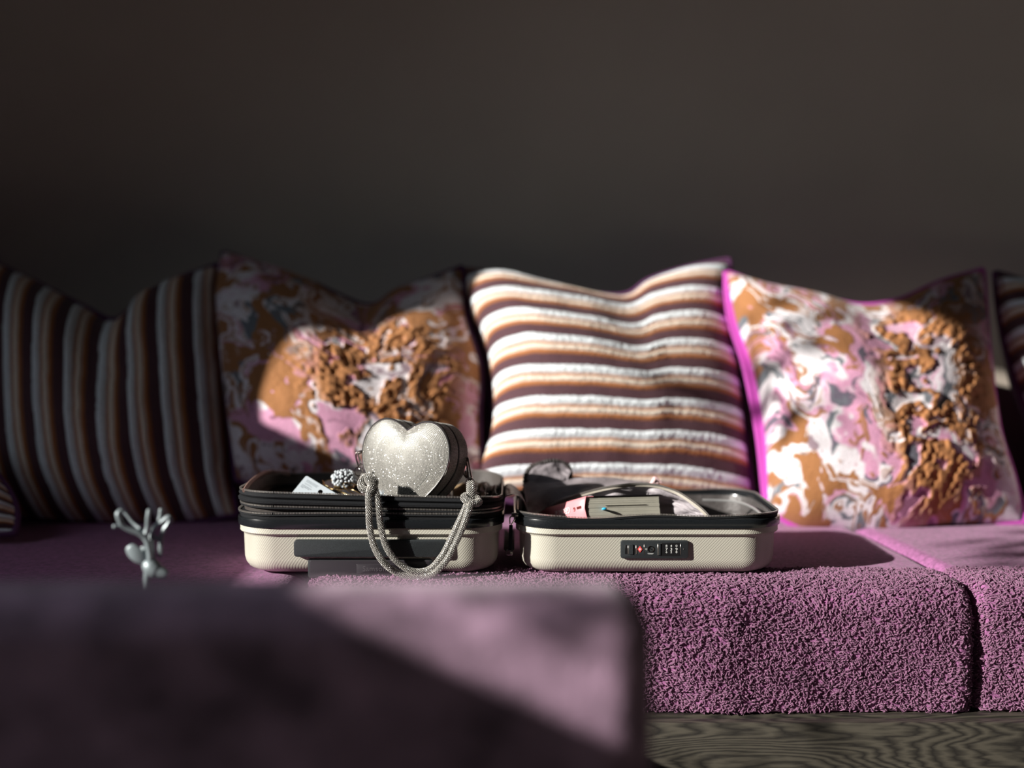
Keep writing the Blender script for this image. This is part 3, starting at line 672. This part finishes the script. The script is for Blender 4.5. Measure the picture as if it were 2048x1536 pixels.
# crinkled pocket cloth below the arch
rows = []
for k, tt in enumerate(np.linspace(.0, 1, 13)):
    p = za[int(tt*(n-1))]; zb = .515
    w_ = .0065*math.sin(k*2.4)
    rows.append([p+Vector((0, .002, -.002)), Vector((p.x-.004*(tt-.4)+w_*.4, p.y+.012+w_, p.z*.62+zb*.38)), Vector((p.x-.010*(tt-.4), p.y+.02-w_, p.z*.25+zb*.75)), Vector((p.x-.015*(tt-.4), p.y+.025, zb-.004))])
sheet(rows, 'pocket_cloth', mat('pale_mauve_cloth', (.33, .30, .32), .5, bump=(70, .6, .004)), lid, wr=.005, seed=9, nu=6, nv=5)
# lining strip at the right end
MB().tube(spline([P(1405, 1000, 2.11), P(1470, 1003, 2.10), P(1505, 1015, 2.03), P(1528, 1034, 1.95)], 8), .0022, 6).build('lining_binding', mat('binding', (.25, .25, .25), .3)).parent = lid

# ---------------------------------------------------------------- book
o_ = P(1175, 1039, 1.945)  # bottom front spine corner
L_ = (P(1077, 1020, 2.08)-P(1176, 991, 1.945)).normalized(); Wd = Vector((.93, .36, 0)); Wd = (Wd-L_*Wd.dot(L_)).normalized(); Wd = Vector((.985, .17, .02)); Wd = (Wd - L_*Wd.dot(L_)*.55).normalized()
Tt = L_.cross(Wd); Tt = -Tt if Tt.z < 0 else Tt; Tt.normalize()
BWd, BT, BL_ = .119, .0335, .175
book = empty('paperback_book', o_); tag(book, 'thick paperback with pink spine, black top cover and blue bookmark in the right case half', 'book')
def bk(w_, l_, t_): return Wd*w_+L_*l_+Tt*t_
def hexa(w0, w1, l0, l1, t0, t1, name, m, div=1):
    R = []
    for l in (l0, l1): R.append([bk(w0, l, t0), bk(w1, l, t0), bk(w1, l, t1), bk(w0, l, t1)])
    b = MB().loft(R, cap0=True, cap1=True); o = pymesh(name, b.v, b.f, m, book, smooth=False); return o
blk = MB()   # page block as leaves with slight offsets
for k in range(24):
    t0 = .0016+(BT-.0032)*k/24; t1 = .0016+(BT-.0032)*(k+1)/24; e = random.uniform(0, .0004); wv = BWd-.003+random.uniform(-.0005, .0003)
    blk.loft([[bk(.002, l, t0), bk(wv, l, t0), bk(wv, l, t1), bk(.002, l, t1)] for l in (.0012+e, BL_-.001)], cap0=True, cap1=True)
pg = pymesh('page_block', blk.v, blk.f, M_page, book, smooth=False)
hexa(.03, .095, .0004, .001, .0192, .0198, 'page_gap_shade', mat('painted_gap_shade', (.05, .045, .035), .8))  # thin dark bar: shade between parted pages painted as colour
hexa(0, BWd, 0, BL_, 0, .0012, 'bottom_cover', M_pink)
hexa(.006, BWd+.002, 0, BL_, BT-.0008, BT+.0004, 'top_cover', M_bblack)
hexa(0, .012, -.0002, BL_, BT-.0010, BT+.0002, 'cover_fold', M_pink)
sp = []
for l in np.linspace(0, BL_, 6): sp.append([bk(-.0035*math.sin(PI*t), l, BT*t) for t in np.linspace(0, 1, 9)]+[bk(.0013-.0035*math.sin(PI*t), l, BT*t) for t in np.linspace(1, 0, 9)])
b = MB().loft(sp, cap0=True, cap1=True); sn = pymesh('spine', b.v, b.f, M_pink, book)
def spine_text(body, l, t, size, m, rot, sx=1.0):
    # local X of the text runs along the book's length away from the viewer, Y up the spine
    X, Y_ = L_, Tt; Z = X.cross(Y_)
    if Z.dot(-Wd) < 0: X = -X; Z = X.cross(Y_)
    if rot: X = -X; Y_ = -Y_
    Mx = Matrix((X, Y_, Z)).transposed().to_4x4(); Mx.translation = bk(-.0040, l, t)
    cu = text(body, size, Mx @ Matrix.Scale(sx, 4, (1, 0, 0)), 'spine_text', m, sn, .00045)
spine_text('GEORGE', .066, .0200, .0125, M_wtext, True, 1.0)
spine_text('G', .0290, .0190, .0085, M_dtext, True, .9); spine_text('EONIA', .0150, .0195, .0055, M_dtext, True, .8)
bmk = bk(.026, -.003, .0145); b = MB().ball(bmk, .0024, 10, (1.5, 1, .8)); b.tube([bmk+L_*.001, bmk+L_*.03], .0016, 8); pymesh('bookmark', b.v, b.f, M_blue, book)

# ---------------------------------------------------------------- heart bag
HALF = [(0, .115), (.010, .1215), (.024, .1275), (.039, .1275), (.053, .119), (.0635, .103), (.0665, .084), (.063, .066), (.0535, .049), (.039, .032), (.020, .013), (.006, .0015), (0, 0)]
HS = 1.10
hp = [Vector((x*HS, 0, z*HS)) for x, z in HALF]
hc = spline(hp, 14); hcl = [Vector((-p.x, 0, p.z)) for p in reversed(hc[1:-1])]
HEART = [(p.x, p.z) for p in hc]+[(p.x, p.z) for p in hcl]   # clockwise from the notch
Ht = np.array(HEART); HC = np.array((0, .073*HS))
bag = empty('heart_bag', P(817, 1036, 1.965)); tag(bag, 'silver rhinestone heart-shaped handbag standing in the left half of the case', 'handbag')
bag.rotation_euler = (math.radians(-9), math.radians(1.5), math.radians(-27))
TH = .052
_dv = Ht-HC; _dn = np.linalg.norm(_dv, axis=1, keepdims=True); _cir = _dv/_dn*_dn.mean()
def shrink(s): # inner contours grow rounder towards the middle
    k = min(1, s**1.3); return HC+(_dv*k+_cir*(1-k)*np.array((1.0, 1.0)))*s
def ring3(s, y): return [Vector((x, y, z)) for x, z in shrink(s)]
puff = lambda s: -.0070*(1-s**2.6)
body = MB().loft([ring3(.02, -TH/2+puff(.02)), ring3(.4, -TH/2+puff(.4)), ring3(.7, -TH/2+puff(.7)), ring3(.88, -TH/2+puff(.88)), ring3(.985, -TH/2), ring3(1, -TH/2+.003), ring3(1, -.002), ring3(.985, -.0012), ring3(.985, .0012), ring3(1, .002), ring3(1, TH/2-.003), ring3(.985, TH/2), ring3(.5, TH/2+.006), ring3(.02, TH/2+.007)], cap0=True, cap1=True)
body.build('bag_body', M_base).parent = bag
MB().tube(ring3(.992, -TH/2-.0006), .0017, 8, closed=True).build('front_piping', M_silver).parent = bag
MB().tube(ring3(.99, TH/2), .0013, 8, closed=True).build('back_piping', M_silver).parent = bag
zp = MB(); zp.tube(ring3(.992, 0), .0014, 6, closed=True); zp.build('bag_zipper', M_blk).parent = bag
def beads(pos, nrm, r, name, parent, m=M_stone, jit=.35):
    pos = np.array(pos); nrm = np.array(nrm); n = len(pos); nrm = nrm+rng.normal(0, jit, nrm.shape); nrm /= np.linalg.norm(nrm, axis=1, keepdims=True)
    a = np.cross(nrm, rng.normal(0, 1, nrm.shape)); a /= np.linalg.norm(a, axis=1, keepdims=True); b = np.cross(nrm, a)
    V = []
    for k in range(6): an = 2*PI*k/6; V.append(pos+(a*math.cos(an)+b*math.sin(an))*r)
    for k in range(6): an = 2*PI*k/6; V.append(pos+(a*math.cos(an)+b*math.sin(an))*r*.55+nrm*r*.75)
    V = np.stack(V, 1); f = [(k, (k+1) % 6, 6+(k+1) % 6, 6+k) for k in range(6)]
    F = (np.array(f)[None]+(np.arange(n)*12)[:, None, None]).reshape(-1, 4); cap = (np.array([(6, 7, 8, 9), (9, 10, 11, 6)])[None]+(np.arange(n)*12)[:, None, None]).reshape(-1, 4)
    o = pymesh(name, V.reshape(-1, 3), np.concatenate([F, cap]), m, parent, smooth=False); o['kind'] = 'stuff'; return o
def alongloop(s, y, step, off=0):
    A = shrink(s); A = np.r_[A, A[:1]]; d = np.r_[0, np.cumsum(np.linalg.norm(np.diff(A, axis=0), axis=1))]; n = max(3, int(d[-1]/step)); t = (np.arange(n)+off)*d[-1]/n
    x = np.interp(t, d, A[:, 0]); z = np.interp(t, d, A[:, 1]); return np.stack([x, np.full(n, y), z], -1)
pos = []; nr = []; step = .00185; s = .975; k = 0
while s > .70:
    q_ = alongloop(s, -TH/2+puff(s), step, .5*(k % 2)); pos.append(q_); dxy = (q_[:, [0, 2]]-HC); sl = 7.5*.0070/.07*s**1.6*.35
    nr.append(np.stack([dxy[:, 0]/.07*sl, -np.ones(len(q_)), dxy[:, 1]/.07*sl], -1)); s -= step/.0690; k += 1
ang = np.arctan2(_dv[:, 1], _dv[:, 0]); o_s = np.argsort(ang); gx, gz = np.meshgrid(np.arange(-.075, .075, step), np.arange(-.01, .145, step)); gz = gz+.5*step*(np.round(gx/step).astype(int) % 2)
ph = np.arctan2(gz-HC[1], gx); rad_ = np.hypot(gx, gz-HC[1]); dnn = np.interp(ph, ang[o_s], _dn[o_s, 0], period=2*PI); ss = rad_/dnn
for _ in range(8): kk = np.clip(ss, .01, 1)**1.3; ss = rad_/(dnn*kk+_dn.mean()*(1-kk))
ok = ss < s; gx, gz, ss = gx[ok], gz[ok], ss[ok]; sl = 7.5*.0070/.07*ss**1.6*.35
pos.append(np.stack([gx, -TH/2+puff(ss), gz], -1)); nr.append(np.stack([gx/.07*sl, -np.ones(len(gx)), (gz-HC[1])/.07*sl], -1))
beads(np.concatenate(pos), np.concatenate(nr), step*.43, 'face_rhinestones', bag)
pos = []; nr = []
for y in list(np.arange(-TH/2+.0035, -.0025, step))+list(np.arange(.0035, TH/2-.002, step)):
    q_ = alongloop(1.004, y, step); pos.append(q_); t = np.roll(q_, -1, 0)-np.roll(q_, 1, 0); nn_ = np.stack([-t[:, 2], 0*t[:, 0], t[:, 0]], -1); nn_ /= np.linalg.norm(nn_, axis=1, keepdims=True)+1e-9
    c_ = q_[:, [0, 2]]-HC; sg = np.sign((nn_[:, [0, 2]]*c_).sum(1))[:, None]; nr.append(nn_*sg)
beads(np.concatenate(pos), np.concatenate(nr), step*.43, 'side_rhinestones', bag)

bpy.context.view_layer.update()
BI = bag.matrix_world.inverted()
def bl(pts): return [BI @ Vector(p) for p in pts]
def btube(pts, r, name, m=M_steel, n=8, closed=False, parent=bag):
    o = MB().tube(bl(pts), r, n, closed).build(name, m); o.parent = parent; o.matrix_parent_inverse = Matrix.Identity(4); return o
# hardware, left
btube(spline([P(730, 900, 2.0), P(714, 905, 2.0), P(712, 915, 2.0), P(716, 929, 1.995), P(719, 933, 1.99), P(722, 926, 1.995), P(717, 909, 2.0), P(730, 903, 2.0)], 6), .0012, 'clasp')
btube([P(717, 943, 1.96)+Vector((math.cos(a)*.0055, 0, math.sin(a)*.0065)) for a in np.linspace(0, 2*PI, 16, endpoint=False)], .0008, 'ring', closed=True)
btube([P(722, 934, 1.985)+Vector((math.cos(a)*.003, math.sin(a)*.003, math.sin(a)*.004)) for a in np.linspace(0, 2*PI, 12, endpoint=False)], .0008, 'ring', closed=True)
# hardware, right
btube(spline([P(930, 918, 1.975), P(936, 916, 1.965), P(938, 928, 1.96), P(941, 945, 1.955), P(943, 958, 1.95), P(937, 958, 1.95), P(935, 940, 1.955), P(933, 925, 1.965)], 6), .0014, 'clasp')
btube([P(925, 925, 1.97), P(936, 918, 1.965)], .003, 'clasp_tab', M_steel)
btube(spline([P(925, 938, 1.972), P(929, 950, 1.965), P(934, 955, 1.958), P(931, 942, 1.962)], 5), .0016, 'zip_puller')
btube([P(940, 965, 1.93)+Vector((math.cos(a)*.006, 0, math.sin(a)*.0065)) for a in np.linspace(0, 2*PI, 16, endpoint=False)], .0008, 'ring', closed=True)
# rope strap
def rope(pts, r, name, nround=10):
    pts = spline(pts, 14); a = np.array([p[:] for p in pts]); d = np.r_[0, np.cumsum(np.linalg.norm(np.diff(a, axis=0), axis=1))]
    st = .0019; n = int(d[-1]/st); t = np.linspace(0, d[-1], n); C = np.stack([np.interp(t, d, a[:, i]) for i in range(3)], -1); tg = np.gradient(C, axis=0); tg /= np.linalg.norm(tg, axis=1, keepdims=True)
    u_ = np.cross(tg, [0, 1.0, .02]); u_ /= np.linalg.norm(u_, axis=1, keepdims=True)+1e-9; w_ = np.cross(tg, u_)
    core = MB().tube(bl([tuple(c) for c in C[::3]]+[tuple(C[-1])]), r*.93, 10).build(name, M_base); core.parent = bag
    pos, nn_ = [], []
    for k in range(nround):
        an = 2*PI*(k+.5*(np.arange(n) % 2))/nround; dd = u_*np.cos(an)[:, None]+w_*np.sin(an)[:, None]; pos.append(C+dd*r); nn_.append(dd)
    pos = np.concatenate(pos); nn_ = np.concatenate(nn_); Rm = np.array(BI.to_3x3()); tr = np.array(BI.translation)
    b_ = beads(pos@Rm.T+tr, nn_@Rm.T, .00093, 'strap_rhinestones', core, jit=.25); return core
Yr = 1.885
rope([P(742, 974, 1.895), P(737, 990, 1.888), P(738, 1020, Yr), P(739, 1050, Yr), P(748, 1092, Yr), P(768, 1126, 1.880), P(798, 1147, 1.888), P(832, 1155, 1.889), P(866, 1147, 1.888), P(892, 1122, 1.88), P(912, 1085, Yr), P(928, 1048, Yr), P(938, 1018, 1.888), P(943, 1003, 1.893)], .0041, 'strap')
rope([P(748, 970, 1.905), P(753, 990, 1.893), P(757, 1015, 1.888), P(761, 1050, 1.888), P(772, 1092, 1.887), P(794, 1124, 1.887), P(828, 1143, 1.890), P(860, 1138, 1.890), P(884, 1112, 1.885), P(902, 1078, 1.888), P(918, 1044, 1.889), P(930, 1018, 1.893), P(936, 1004, 1.897)], .0041, 'strap')
rope([P(942, 968, 1.930), P(942, 985, 1.915), P(941, 1000, 1.905)], .0062, 'strap_end', 14)
def ringpts(px_, py_, Y, rx, ry, rz_, tilt, n=10):
    c = P(px_, py_, Y); return [c+Vector((math.cos(a)*rx, math.sin(a)*ry, math.sin(a)*rz_+math.cos(a)*tilt)) for a in np.linspace(0, 2*PI, n)]
rope(ringpts(943, 999, 1.902, .0105, .009, .003, -.003), .0048, 'strap_knot', 12)
rope(ringpts(736, 967, 1.905, .0098, .007, .0085, .001), .0050, 'strap_knot', 12)
rope([P(728, 955, 1.92), P(738, 960, 1.905), P(744, 972, 1.897), P(740, 985, 1.892)], .0058, 'strap_end', 14)

# ---------------------------------------------------------------- contents of the left half
# crumpled garment (supports everything)
N = 70; gx = np.linspace(XL-.150, XL+.150, N); gy = np.linspace(CYS-.106, CYS+.106, N); X, Y = np.meshgrid(gx, gy, indexing='ij')
ed = np.minimum(np.minimum(X-gx[0], gx[-1]-X), np.minimum(Y-gy[0], gy[-1]-Y))
Z = .448+(.062+.020*fbm(X*18, Y*18, 3, 4)*2)*np.clip(ed/.03, 0, 1)**.5
Z = Z-.022*np.exp(-((X-P(817, 1036, 1.965).x)/.03)**2-((Y-1.965)/.06)**2)
idx = np.arange(N*N).reshape(N, N); q4 = np.stack([idx[:-1, :-1], idx[1:, :-1], idx[1:, 1:], idx[:-1, 1:]], -1).reshape(-1, 4)
V = np.stack([X, Y, Z], -1).reshape(-1, 3); Vb = V.copy(); Vb[:, 2] = .4475; border = list(idx[:, 0])+list(idx[-1, 1:])+list(idx[:-1, -1][::-1])+list(idx[0, 1:-1][::-1])
F = [tuple(f) for f in q4]+[tuple(f[::-1]+N*N) for f in q4]+[(border[i], border[(i+1) % len(border)], border[(i+1) % len(border)]+N*N, border[i]+N*N) for i in range(len(border))]
g = pymesh('folded_garment', np.concatenate([V, Vb]), F, M_garm); tag(g, 'dark maroon crumpled garment packed in the left half of the case', 'garment')
# card
A0, A1, A2, A3 = P(612.5, 951, 2.0), P(690, 998, 1.975), P(640, 1060, 1.955), P(570, 1003, 1.975)
ux = (A1-A0); uz = (A3-A0); nz = ux.cross(uz).normalized(); nz = nz if nz.y < 0 else -nz
ux, uz = ux.normalized(), uz.normalized()
cw, ch = (A1-A0).length, (A3-A0).length
hole = P(641.5, 984.5, 1.985); hole = hole-nz*(hole-A0).dot(nz); hu, hv = (hole-A0).dot(ux), (hole-A0).dot(uz)
outer = []
for cx_, cy_, sx_, sy_ in ((.003, .003, -1, -1), (cw-.003, .003, 1, -1), (cw-.003, ch-.003, 1, 1), (.003, ch-.003, -1, 1)):
    a0 = math.atan2(sy_, sx_)-PI/4
    for k in range(5): a = a0+PI/2*k/4; outer.append(Vector((cx_+.003*math.cos(a), cy_+.003*math.sin(a), 0)))
inner = [Vector((hu+.0037*math.cos(a), hv+.0037*math.sin(a), 0)) for a in np.linspace(0, 2*PI, 20, endpoint=False)]
tri = tessellate_polygon([outer, inner]); al = outer+inner; no = len(al)
V = [ux*p.x+uz*p.y+nz*.0004 for p in al]+[ux*p.x+uz*p.y-nz*.0004 for p in al]
F = [tuple(t) for t in tri]+[tuple(i+no for i in t[::-1]) for t in tri]
for a, b in ((0, len(outer)), (len(outer), no)):
    for i in range(a, b): j = i+1 if i+1 < b else a; F.append((i, j, j+no, i+no))
card = empty('paper_tag', A0); tag(card, 'grey white card tag with a punched hole and small print leaning in the case', 'card tag')
co = pymesh('card', V, F, M_card, card, smooth=False)
MX = Matrix((ux, -uz, ux.cross(-uz))).transposed().to_4x4()
if MX.col[2].to_3d().dot(nz) < 0: pass
for ln_, (u0, v0, u1, h_) in enumerate(((.006, .0045, .026, .0006), (.006, .0060, .024, .0006), (.006, .0075, .0255, .0006), (.0063, .0105, .018, .0004), (.0063, .0118, .020, .0004), (.004, .0145, .021, .0009), (.004, .0165, .019, .0009), (.004, .0185, .0085, .0009))):
    mb = MB(); u = u0
    while u < u1:
        w_ = random.uniform(.0006, .0016); c_ = [(u, v0), (u+w_, v0), (u+w_, v0+h_), (u, v0+h_)]
        mb.loft([[ux*a+uz*b+nz*(.0004+e) for a, b in c_] for e in (0, .00012)], cap0=True, cap1=True); u += w_+.0004
    pymesh('print_line', mb.v, mb.f, M_ink, card, smooth=False)
# pearl cluster hair clip
pc = P(688, 957, 2.03); hcp = empty('pearl_hair_clip', pc); tag(hcp, 'cluster of small grey-white pearls beside the heart bag', 'hair clip')
pts_ = []
for k in range(115):
    z = 1-2*(k+.5)/115; r_ = math.sqrt(1-z*z); ph = k*2.39996
    pts_.append(Vector((r_*math.cos(ph)*.0175, r_*math.sin(ph)*.012, z*.0125)) + Vector([random.uniform(-.0012, .0012) for _ in range(3)]))
p0 = MB().ball((0, 0, 0), .0021, 10); pm = None
for p in pts_:
    if pm is None: ob = pymesh('pearl', p0.v, p0.f, M_pearl, hcp); pm = ob
    else: ob = pm.copy(); COL.objects.link(ob)
    ob.location = p; s_ = random.uniform(.7, 1.1); ob.scale = (s_, s_, s_)
MB().ball((0, 0, 0), .0125, 10, (1.25, .85, .85)).build('core', M_blk2).parent = hcp
MB().box((0, .002, -.0125), (.03, .012, .004), bev=.0015).build('clip_bar', M_gold).parent = hcp
# gold rimmed sunglasses
sg_ = empty('sunglasses', P(700, 985, 1.99)); tag(sg_, 'dark gold-rimmed glasses lying between the card tag and the heart bag', 'sunglasses')
def gpart(pts, r, name, m=M_gold, closed=False):
    o = MB().tube(pts, r, 6, closed).build(name, m, sg_); return o
gpart(spline([P(645, 961, 2.03), P(650, 969, 2.015), P(658, 974, 2.01), P(668, 977, 2.0)], 6), .0009, 'temple')
gpart(spline([P(673, 980, 1.99), P(690, 986, 1.975), P(706, 993, 1.96), P(722, 1000, 1.95)], 6), .0008, 'temple')
lens = [P(x, y, Y) for x, y, Y in ((676, 981, 2.0), (700, 979, 2.01), (716, 985, 2.0), (728, 996, 1.98), (716, 1001, 1.965), (697, 992, 1.975), (683, 985, 1.985))]
ls_ = spline(lens, 5, closed=True); gpart(ls_, .0007, 'lens_rim', closed=True)
cc_ = sum(ls_, Vector())/len(ls_); mb = MB(); mb.loft([ls_, [cc_+Vector((0, 0, .001))+(p-cc_)*.05 for p in ls_]], cap1=True); mb.build('lens', M_blk2, sg_)
lens2 = [P(x, y, Y) for x, y, Y in ((646, 966, 2.05), (660, 960, 2.06), (676, 968, 2.05), (680, 977, 2.03), (668, 979, 2.02), (654, 974, 2.03))]
ls2 = spline(lens2, 5, closed=True); gpart(ls2, .0007, 'lens_rim', closed=True); cc_ = sum(ls2, Vector())/len(ls2); mb = MB(); mb.loft([ls2, [cc_+Vector((0, 0, .001))+(p-cc_)*.05 for p in ls2]], cap1=True); mb.build('lens', M_blk2, sg_)
# gold bangle right of the clip
bg_ = MB(); c = P(716, 982, 1.985); bg_.tube([c+Vector((math.cos(a)*.022, math.sin(a)*.008, math.sin(a)*.006-math.cos(a)*.010)) for a in np.linspace(0, 2*PI, 30, endpoint=False)], .0008, 6, closed=True)
tag(bg_.build('bangle', M_gold), 'thin gold bangle just left of the heart bag strap knot', 'bracelet')
# crystal ornament between strap and bag
cr_ = MB(); c = P(765, 993, 1.935)
for k in range(26):
    v = Vector((random.gauss(0, 1), random.gauss(0, .6)-.4, random.gauss(0, 1))).normalized(); L0 = random.uniform(.006, .013)
    cr_.tube([c, c+v*L0*.6, c+v*L0], [.0011, .0012, .0002], 4)
tag(cr_.build('crystal_earring', mat('crystal', (.80, .86, .90), .12, metal=.4), smooth=False), 'spiky white crystal ornament between the strap and the heart bag', 'earring')
# tan pouch behind the bag
rows = [[P(905, 1000, 2.05), P(930, 1000, 2.05), P(955, 1000, 2.05), P(985, 1000, 2.06)], [P(905, 978, 2.08), P(930, 972, 2.08), P(955, 972, 2.08), P(985, 980, 2.09)], [P(905, 972, 2.12), P(930, 966, 2.12), P(955, 966, 2.12), P(985, 974, 2.13)], [P(905, 985, 2.15), P(930, 982, 2.15), P(955, 982, 2.15), P(985, 988, 2.16)]]
pr = empty('tan_pouch', P(945, 985, 2.1)); tag(pr, 'tan folded cloth pouch behind the right side of the heart bag', 'pouch'); sheet(rows, 'pouch_body', mat('tan_cloth', (.35, .24, .13), .7, bump=(80, .5, .003)), pr, th=.006, wr=.002, seed=3)
# pinkish label sticking out over the divider
rows = [[P(1290, 975, 2.05), P(1297, 968, 2.05), P(1302, 962, 2.05), P(1306, 955, 2.05)], [P(1300, 976, 2.05), P(1306, 969, 2.048), P(1310, 962, 2.047), P(1313, 953, 2.046)], [P(1312, 975, 2.05), P(1317, 970, 2.05), P(1321, 965, 2.05), P(1326, 966, 2.05)]]
pt = empty('fabric_label', P(1308, 975, 2.05)); tag(pt, 'small crumpled pinkish white label above the zipped arch in the right half', 'label'); sheet(rows, 'label_cloth', mat('pale_pink_cloth', (.75, .52, .52), .6), pt, wr=.001)

# ---------------------------------------------------------------- deer ornament
YD = 1.60
dr = empty('deer_ornament', (P(297, 1165, YD).x, YD, .437)); tag(dr, 'pewter stag head ornament with antlers on a slim stem at the left', 'figurine')
D = lambda x, y, dy=0: P(x, y, YD+dy)
b = MB(); b.tube(spline([D(296, 1120, .004), D(299, 1128, .002), D(306, 1137, 0), D(318, 1143, -.001), D(329, 1147, -.002), D(337, 1149, -.002)], 5), [.0065+.004*math.sin(min(1, i/12)*PI*.7) if i < 14 else .0085-.0045*(i-14)/11 for i in range(26)], 14)
b.ball(D(303, 1131, 0), .0098, 12, (1, .9, .8))
b.build('head', M_deer, dr)
MB().tube(spline([D(299, 1125), D(296, 1140, .003), D(294, 1155, .004), D(294, 1175, .004), Vector((D(294, 1175).x, YD+.004, .443))], 5), [.0075, .0068, .0062, .0058, .0054, .005, .0048, .0046, .0044, .0042]+[.0042]*11, 10).build('neck_stem', M_deer, dr)
MB().loft([[Vector((D(294, 1175).x+math.cos(a)*r, YD+.004+math.sin(a)*r, z)) for a in np.linspace(0, 2*PI, 28, endpoint=False)] for r, z in ((.030, .4365), (.031, .439), (.028, .4425), (.008, .446))], cap0=True, cap1=True).build('base_disc', M_deer, dr)
def ear(pts, w_, name='ear'):
    c = spline(pts, 5); n = len(c); mb = MB(); mb.tube(c, [w_*(.25+.75*math.sin(PI*min(1, (i/(n-1))*.92+.06))) for i in range(n)], 10)
    v = np.array(mb.v); m_ = v.mean(0); v[:, 1] = m_[1]+(v[:, 1]-m_[1])*.45; mb.v = [tuple(q) for q in v]; mb.build(name, M_deer, dr)
ear([D(292, 1124), D(282, 1117, -.002), D(270, 1107, -.004), D(260, 1095, -.004), D(257, 1091, -.004)], .0085)
ear([D(301, 1121, .004), D(297, 1112, .006), D(291, 1102, .008), D(284, 1093, .009)], .0055)
def antler(brs, dy):
    mb = MB()
    for pts, r0, r1 in brs:
        c = spline([D(x, y, dy+e) for x, y, e in pts], 6); n = len(c); mb.tube(c, [r0+(r1-r0)*i/(n-1) for i in range(n)], 8); mb.ball(c[-1], r1*1.02, 8)
    mb.build('antler', M_deer, dr)
antler([([(301, 1118, 0), (297, 1092, 0), (290, 1076, 0), (278, 1066, -.002), (262, 1060, -.004), (248, 1053, -.006), (240, 1042, -.008), (236, 1028, -.008), (242, 1022, -.006)], .0042, .0032),
        ([(244, 1052, -.006), (236, 1053, -.008), (229, 1053, -.010)], .0028, .0026), ([(290, 1070, 0), (295, 1056, 0), (296, 1036, -.002), (298, 1022, -.002)], .0034, .0028), ([(288, 1063, .004), (268, 1048, .010), (252, 1028, .012), (244, 1021, .012)], .0020, .0018)], -.004)
antler([([(306, 1118, 0), (303, 1095, .004), (303, 1073, .006), (312, 1053, .006), (326, 1042, .006), (336, 1035, .006), (341, 1040, .006), (336, 1050, .006), (326, 1063, .006), (322, 1085, .006), (320, 1110, .006)], .0036, .0030),
        ([(318, 1044, .006), (321, 1032, .006), (322, 1021, .006)], .0028, .0030), ([(303, 1073, .006), (312, 1075, .006), (322, 1080, .006)], .0028, .0026)], .004)

# ---------------------------------------------------------------- foliage outside the windows (breaks up the sunlight)
lf = MB(); random.seed(21)
def leaves(n, y0, y1, z0, z1, r0=.02, r1=.05, dens=None):
    for k in range(n):
        y = random.uniform(y0, y1); z = random.uniform(z0, z1); x = random.uniform(-3.3, -2.7); t = (x+2.05)/2
        c = Vector((x, y+t, z-t*.9)); r_ = random.uniform(r0, r1); a = Vector((random.gauss(0, 1), random.gauss(0, 1), random.gauss(0, 1))).normalized(); b_ = a.orthogonal().normalized(); nn_ = a.cross(b_)
        lf.add([c-a*r_, c+b_*r_*.4+nn_*.004, c+a*r_, c-b_*r_*.4+nn_*.004], [(0, 1, 2, 3)])
LEAVES = [(45, -.20, .24, 1.46, 1.75), (45, .54, .80, 1.67, 1.84), (40, .95, 1.2, 1.72, 2.0), (16, .50, .76, 1.22, 1.42, .015, .035)]
for a in LEAVES: leaves(*a)
tree = empty('tree', (-3.1, .3, 0)); tag(tree, 'leafy tree outside the window', 'tree')
lo2 = lf.build('foliage', M_leaf, tree, smooth=False); lo2['kind'] = 'stuff'
tb = MB(); tb.tube([Vector((-3.1, -1.4, -.3)), Vector((-3.05, -1.38, .8)), Vector((-3.1, -1.3, 1.6))], [.05, .04, .03], 8)
tb.tube([Vector((-3.1, -1.3, 1.6)), Vector((-3.0, -.6, 2.4)), Vector((-3.0, .1, 2.55)), Vector((-3.0, .7, 2.5))], [.018, .013, .009, .005], 6)
tb.build('trunk', M_bark, tree)
